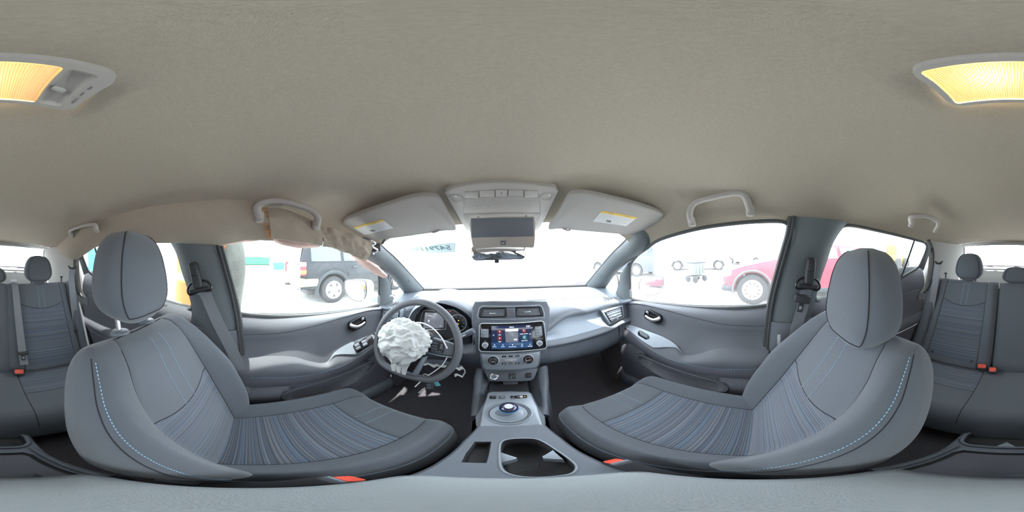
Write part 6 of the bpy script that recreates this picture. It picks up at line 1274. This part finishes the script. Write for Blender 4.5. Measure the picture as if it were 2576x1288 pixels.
# green dumpster, blue crate
d0, d1 = P(590, 667, z=-CZ), P(676, 667, z=-CZ); dc = (d0+d1)/2; dw = np.linalg.norm(d1-d0); hd_ = math.degrees(math.atan2(-(d1-d0)[1], (d1-d0)[0])); df = carframe(dc[0], dc[1], hd_); hh = 1.75
t = T('dumpster', 'long green roll-off dumpster across the lot with a white sign', 'dumpster', df[0])
O('bin', loft([[loc(df, a, b-1., z) for a, b in rrect(dw*k, 2.2, .08, 2)] for z, k in ((.15, .98), (hh, 1.), (hh, 1.02), (hh+.12, 1.02))]), 'dumpster_green', t)
for k in range(9): O('rib', rbox(sub(df, (k-4)*dw/9.2, .12, hh/2+.08), .10, .10, hh-.1, .02), 'dumpster_green', t)
O('base_skid', rbox(sub(df, 0, -.9, .08), dw, 2.0, .16, .02), 'black', t); O('sign_plate', rbox(sub(df, -dw*.30, .20, hh*.62), dw*.20, .04, hh*.35, .01), 'label_white', t)
O('waste_heap', loft([[loc(df, a+.1*math.sin(9*a), -1+b, z) for a, b in rrect(dw*k, 1.9*k, .3, 5)] for z, k in ((hh, .97), (hh+.18, .8), (hh+.30, .45))]), 'cladding_grey', t)
b0, b1 = P(688, 678, z=-CZ), P(722, 678, z=-CZ); bc = (b0+b1)/2; bw = np.linalg.norm(b1-b0); bf = carframe(bc[0], bc[1], math.degrees(math.atan2(-(b1-b0)[1], (b1-b0)[0])))
t = T('plastic_crate', 'bright blue plastic crate on the gravel beside the dumpster', 'crate', bf[0]); bh = bw*.52
O('box', loft([[loc(bf, a, b-.4, z) for a, b in rrect(bw*k, .8*k, .06, 3)] for z, k in ((0, .94), (bh, 1.), (bh, 1.03), (bh+.05, 1.03))]), 'blue_plastic', t); O('lid_rim', tube([loc(bf, a, b-.4, bh+.05) for a, b in rrect(bw*1.03, .82, .06, 3)], .03, 6, closed=True), 'label_white', t)
# orange loader behind, teal barrel
q = P(2248, 712, z=-CZ)*1.9; q[2] = -CZ; lf2 = carframe(q[0], q[1], 160); t = T('loader', 'orange wheel loader standing behind the passenger-side rear window', 'loader', lf2[0])
O('body', loft([[loc(lf2, a, b, z) for a, b in rrect(1.1*k, 2.2*k, .15, 4)] for z, k in ((.35, .95), (.9, 1.), (1.05, .9))]), 'machine_orange', t); O('cab', loft([[loc(lf2, a, b-.2, z) for a, b in rrect(.9*k, .9*k, .1, 4)] for z, k in ((1.0, 1.), (1.7, .9), (1.8, .7))]), 'machine_orange', t)
for x in (-.62, .62):
    for y in (-.75, .75): O('wheel', lathe((loc(lf2, x, y, .42), lf2[2], lf2[3], lf2[1]), [(.2, -.14), (.40, -.14), (.42, -.10), (.42, .10), (.40, .14), (.2, .14), (0, .12)], 24), 'tyre', t)
O('bucket', rbox(sub(lf2, 0, 1.5, .35), 1.4, .5, .5, .08), 'cladding_grey', t)
q = P(236, 705, z=-CZ)*.8; q[2] = -CZ; bf2 = carframe(q[0], q[1], 0); t = T('barrel', 'teal plastic barrel seen through the driver-side rear door glass', 'barrel', bf2[0])
O('drum', lathe(bf2, [(.28, 0), (.30, .05), (.30, .35), (.315, .40), (.315, .46), (.30, .5), (.30, 1.2), (.315, 1.25), (.30, 1.55), (.27, 1.6), (0, 1.6)], 28), 'teal_plastic', t); O('lid', lathe(sub(bf2, 0, 0, 1.6), [(.28, 0), (.28, .04), (0, .05)], 28), 'label_white', t)
# door mirrors of this car
for s, nm in ((1, 'passenger'), (-1, 'driver')):
    pts = [(868, 712), (874, 706), (890, 704), (915, 706), (921, 714), (922, 735), (917, 750), (903, 757), (885, 750), (874, 738), (868, 725)] if s < 0 else [(1607, 720), (1610, 708), (1618, 698), (1640, 696), (1662, 697), (1667, 703), (1667, 718), (1660, 733), (1640, 742), (1622, 742), (1612, 735)]
    mf_ = frame(P(895, 730, x=-.88) if s < 0 else P(1638, 720, x=.90), (-s*.03, -1, .05)); ol = ccw([tuple(p) for p in spline(np.array([PP(u, v, mf_) for u, v in pts]), 40, True)])
    t = T('door_mirror', 'white door mirror outside the %s window' % nm, 'mirror', loc(mf_, 0, -.1, 0)); cm = np.mean(ol, axis=0)
    O('housing', loft([[loc(mf_, cm[0]+(a-cm[0])*k, cm[1]+(b-cm[1])*k, c) for a, b in ol] for c, k in ((.004, 1.04), (-.01, 1.10), (-.05, 1.05), (-.09, .80), (-.11, .4))]), 'car_white', t)
    O('mirror_pane', plate(sub(mf_, 0, 0, .004), inset(ol, .002), .001, .0004), 'mirror_glass', t); O('rim', tube([loc(mf_, a, b, .005) for a, b in inset(ol, -.003)], .004, 6, closed=True), 'black', t)
    O('mirror_foot', loft([[A(s*x, y+.05*math.cos(R(a)), z+.028*math.sin(R(a))) for a in range(0, 360, 30)] for x, y, z in ((.745, .72, -.27), (.80, .72, -.265), (float(abs(loc(mf_, *cm)[0]))-.02, float(loc(mf_, *cm)[1])+.05, float(loc(mf_, *cm)[2])-.04))]), 'car_white', t)
# person in a high-visibility vest beside the driver-side centre pillar
px0, py0 = -1.16, -.315
pe = T('person', 'person in olive hoodie and orange safety vest standing outside the driver-side pillar', 'person', (px0, py0, -CZ))
J = dict(pel=(0, 0, .98), wst=(-.01, 0, 1.10), che=(.0, 0, 1.32), nek=(0, 0, 1.50), hd1=(.02, 0, 1.60), hd2=(.02, 0, 1.72), ls=(0, .19, 1.43), le=(.09, .235, 1.15), lw=(.10, .230, .90), lh=(.09, .225, .80), rs=(0, -.19, 1.43), re=(-.16, -.23, 1.20), rw=(-.30, -.12, 1.06), rh=(-.33, -.05, 1.02), lp=(0, .095, .93), lk=(.02, .10, .50), la=(-.01, .10, .09), lt=(.14, .11, .05), rp=(0, -.095, .93), rk=(.02, -.10, .50), ra=(-.01, -.10, .09), rt_=(.14, -.11, .05))
E_ = [('pel', 'wst'), ('wst', 'che'), ('che', 'nek'), ('nek', 'hd1'), ('hd1', 'hd2'), ('che', 'ls'), ('ls', 'le'), ('le', 'lw'), ('lw', 'lh'), ('che', 'rs'), ('rs', 're'), ('re', 'rw'), ('rw', 'rh'), ('pel', 'lp'), ('lp', 'lk'), ('lk', 'la'), ('la', 'lt'), ('pel', 'rp'), ('rp', 'rk'), ('rk', 'ra'), ('ra', 'rt_')]
RD = dict(pel=.15, wst=.15, che=.17, nek=.065, hd1=.085, hd2=.085, ls=.095, le=.075, lw=.045, lh=.04, rs=.085, re=.060, rw=.045, rh=.04, lp=.095, lk=.07, la=.05, lt=.045, rp=.095, rk=.07, ra=.05, rt_=.045)
ks = list(J); me = bpy.data.meshes.new('body'); me.from_pydata([J[k] for k in ks], [(ks.index(a), ks.index(b)) for a, b in E_], [])
ob = bpy.data.objects.new('body_tmp', me); COL.objects.link(ob); md = ob.modifiers.new('s', 'SKIN')
for i, k in enumerate(ks):
    sv = me.skin_vertices[0].data[i]; sv.radius = (RD[k], RD[k]*(1. if k not in ('che', 'wst', 'pel') else 1.15)); sv.use_root = (k == 'pel')
ob.modifiers.new('u', 'SUBSURF').levels = 2; bpy.context.view_layer.update()
m2 = bpy.data.meshes.new_from_object(ob.evaluated_get(bpy.context.evaluated_depsgraph_get())); bpy.data.objects.remove(ob)
V = np.array([v.co[:] for v in m2.vertices])+A(px0, py0, -CZ); F = [tuple(p.vertices) for p in m2.polygons]
bo = O('body', (V, F), 'hoodie', pe, ang=80)
for m_ in ('trousers', 'skin'): bo.data.materials.append(MATS[m_])
for p in bo.data.polygons:
    c = p.center; p.material_index = 1 if c.z < .94 and abs(c.y) < .19 else (2 if c.z > 1.53 or (c.z < .86 and c.y > .17) else 0)
for s in (-1, 1):                                            # hands with five fingers
    hb_ = A(px0+.09, py0+.222, -CZ+.80) if s > 0 else A(px0-.335, py0-.04, -CZ+1.00); O('hand', join(rbox((hb_, A(1, 0, 0), A(0, 1, 0), A(0, 0, 1)), .075, .030, .085, .014), *[tube([hb_+A(-.027+.018*k, 0, -.035), hb_+A(-.027+.018*k+.004, -s*.004, -.075), hb_+A(-.020+.016*k, -s*.018, -.105+.008*abs(k-1.3))], [.0095, .009, .007], 8) for k in range(4)], tube([hb_+A(.030, 0, .005), hb_+A(.052, -s*.008, -.020), hb_+A(.056, -s*.014, -.048)], [.011, .010, .008], 8)), 'skin', pe)
    O('shoe', loft([[A(px0+x, py0+s*.105+w_*math.cos(R(a)), -CZ+.002+max(0, h*(.5+.5*math.sin(R(a))))) for a in range(0, 360, 24)] for x, w_, h in ((-.08, .02, .06), (-.07, .04, .10), (.0, .045, .11), (.08, .05, .08), (.17, .045, .06), (.20, .015, .03))]), 'black', pe)
hdc = A(px0+.03, py0, -CZ+1.66)
def blob(c, r, n=20, m=14, f=None): return loft([[A(*c)+A(r[0]*math.sin(R(180*i/m+.01))*math.cos(2*math.pi*j/n), r[1]*math.sin(R(180*i/m+.01))*math.sin(2*math.pi*j/n), -r[2]*math.cos(R(180*i/m))) for j in range(n)] for i in range(m+1)])
O('head', join(blob(hdc, (.092, .076, .118)), blob(hdc+A(.095, 0, -.015), (.020, .014, .028)), blob(hdc+A(.0, .078, -.01), (.02, .012, .032)), blob(hdc+A(.0, -.078, -.01), (.02, .012, .032))), 'skin', pe)
O('hair', blob(hdc+A(-.018, 0, .03), (.090, .082, .100)), 'hair', pe)
for s in (-1, 1): O('eye', blob(hdc+A(.082, s*.030, .005), (.012, .014, .009), 12, 8), 'label_white', pe)
O('mouth', rbox(at(*(hdc+A(.085, 0, -.058))), .012, .045, .010, .004), 'tail_red', pe)
def vest(k, z, th): return A(px0+(.168+.004)*k*math.cos(th)*1.02, py0+(.225)*k*math.sin(th), -CZ+z)
zz_ = np.linspace(.90, 1.46, 16); rings = [[vest((1.0-.05*math.sin((z-.9)*6))*(1 if z < 1.38 else 1-.9*(z-1.38)/.16*.5), z, t_) for t_ in np.linspace(0, 2*math.pi, 41)[:-1]] for z in zz_]
vt = O('safety_vest', loft(rings, caps=False), 'vest_orange', pe)
def band(z0, z1, k, m): O('vest_band', loft([[vest(k*(1.0-.05*math.sin((z-.9)*6)), z, t_) for t_ in np.linspace(0, 2*math.pi, 41)[:-1]] for z in np.linspace(z0, z1, 4)], caps=False), m, vt)
band(1.045, 1.125, 1.010, 'vest_yellow'); band(1.06, 1.11, 1.016, 'reflective')
for sg in (-1, 1):
    for w0, w1, k, m in ((.40, .78, 1.010, 'vest_yellow'), (.48, .70, 1.016, 'reflective')):
        for side in (0, math.pi):
            O('vest_band', grid(np.array([[vest(k*(1.0-.05*math.sin((z-.9)*6)), z, side+sg*t_) for t_ in np.linspace(w0, w1, 6)] for z in np.linspace(1.125, 1.38, 8)])), m, vt)
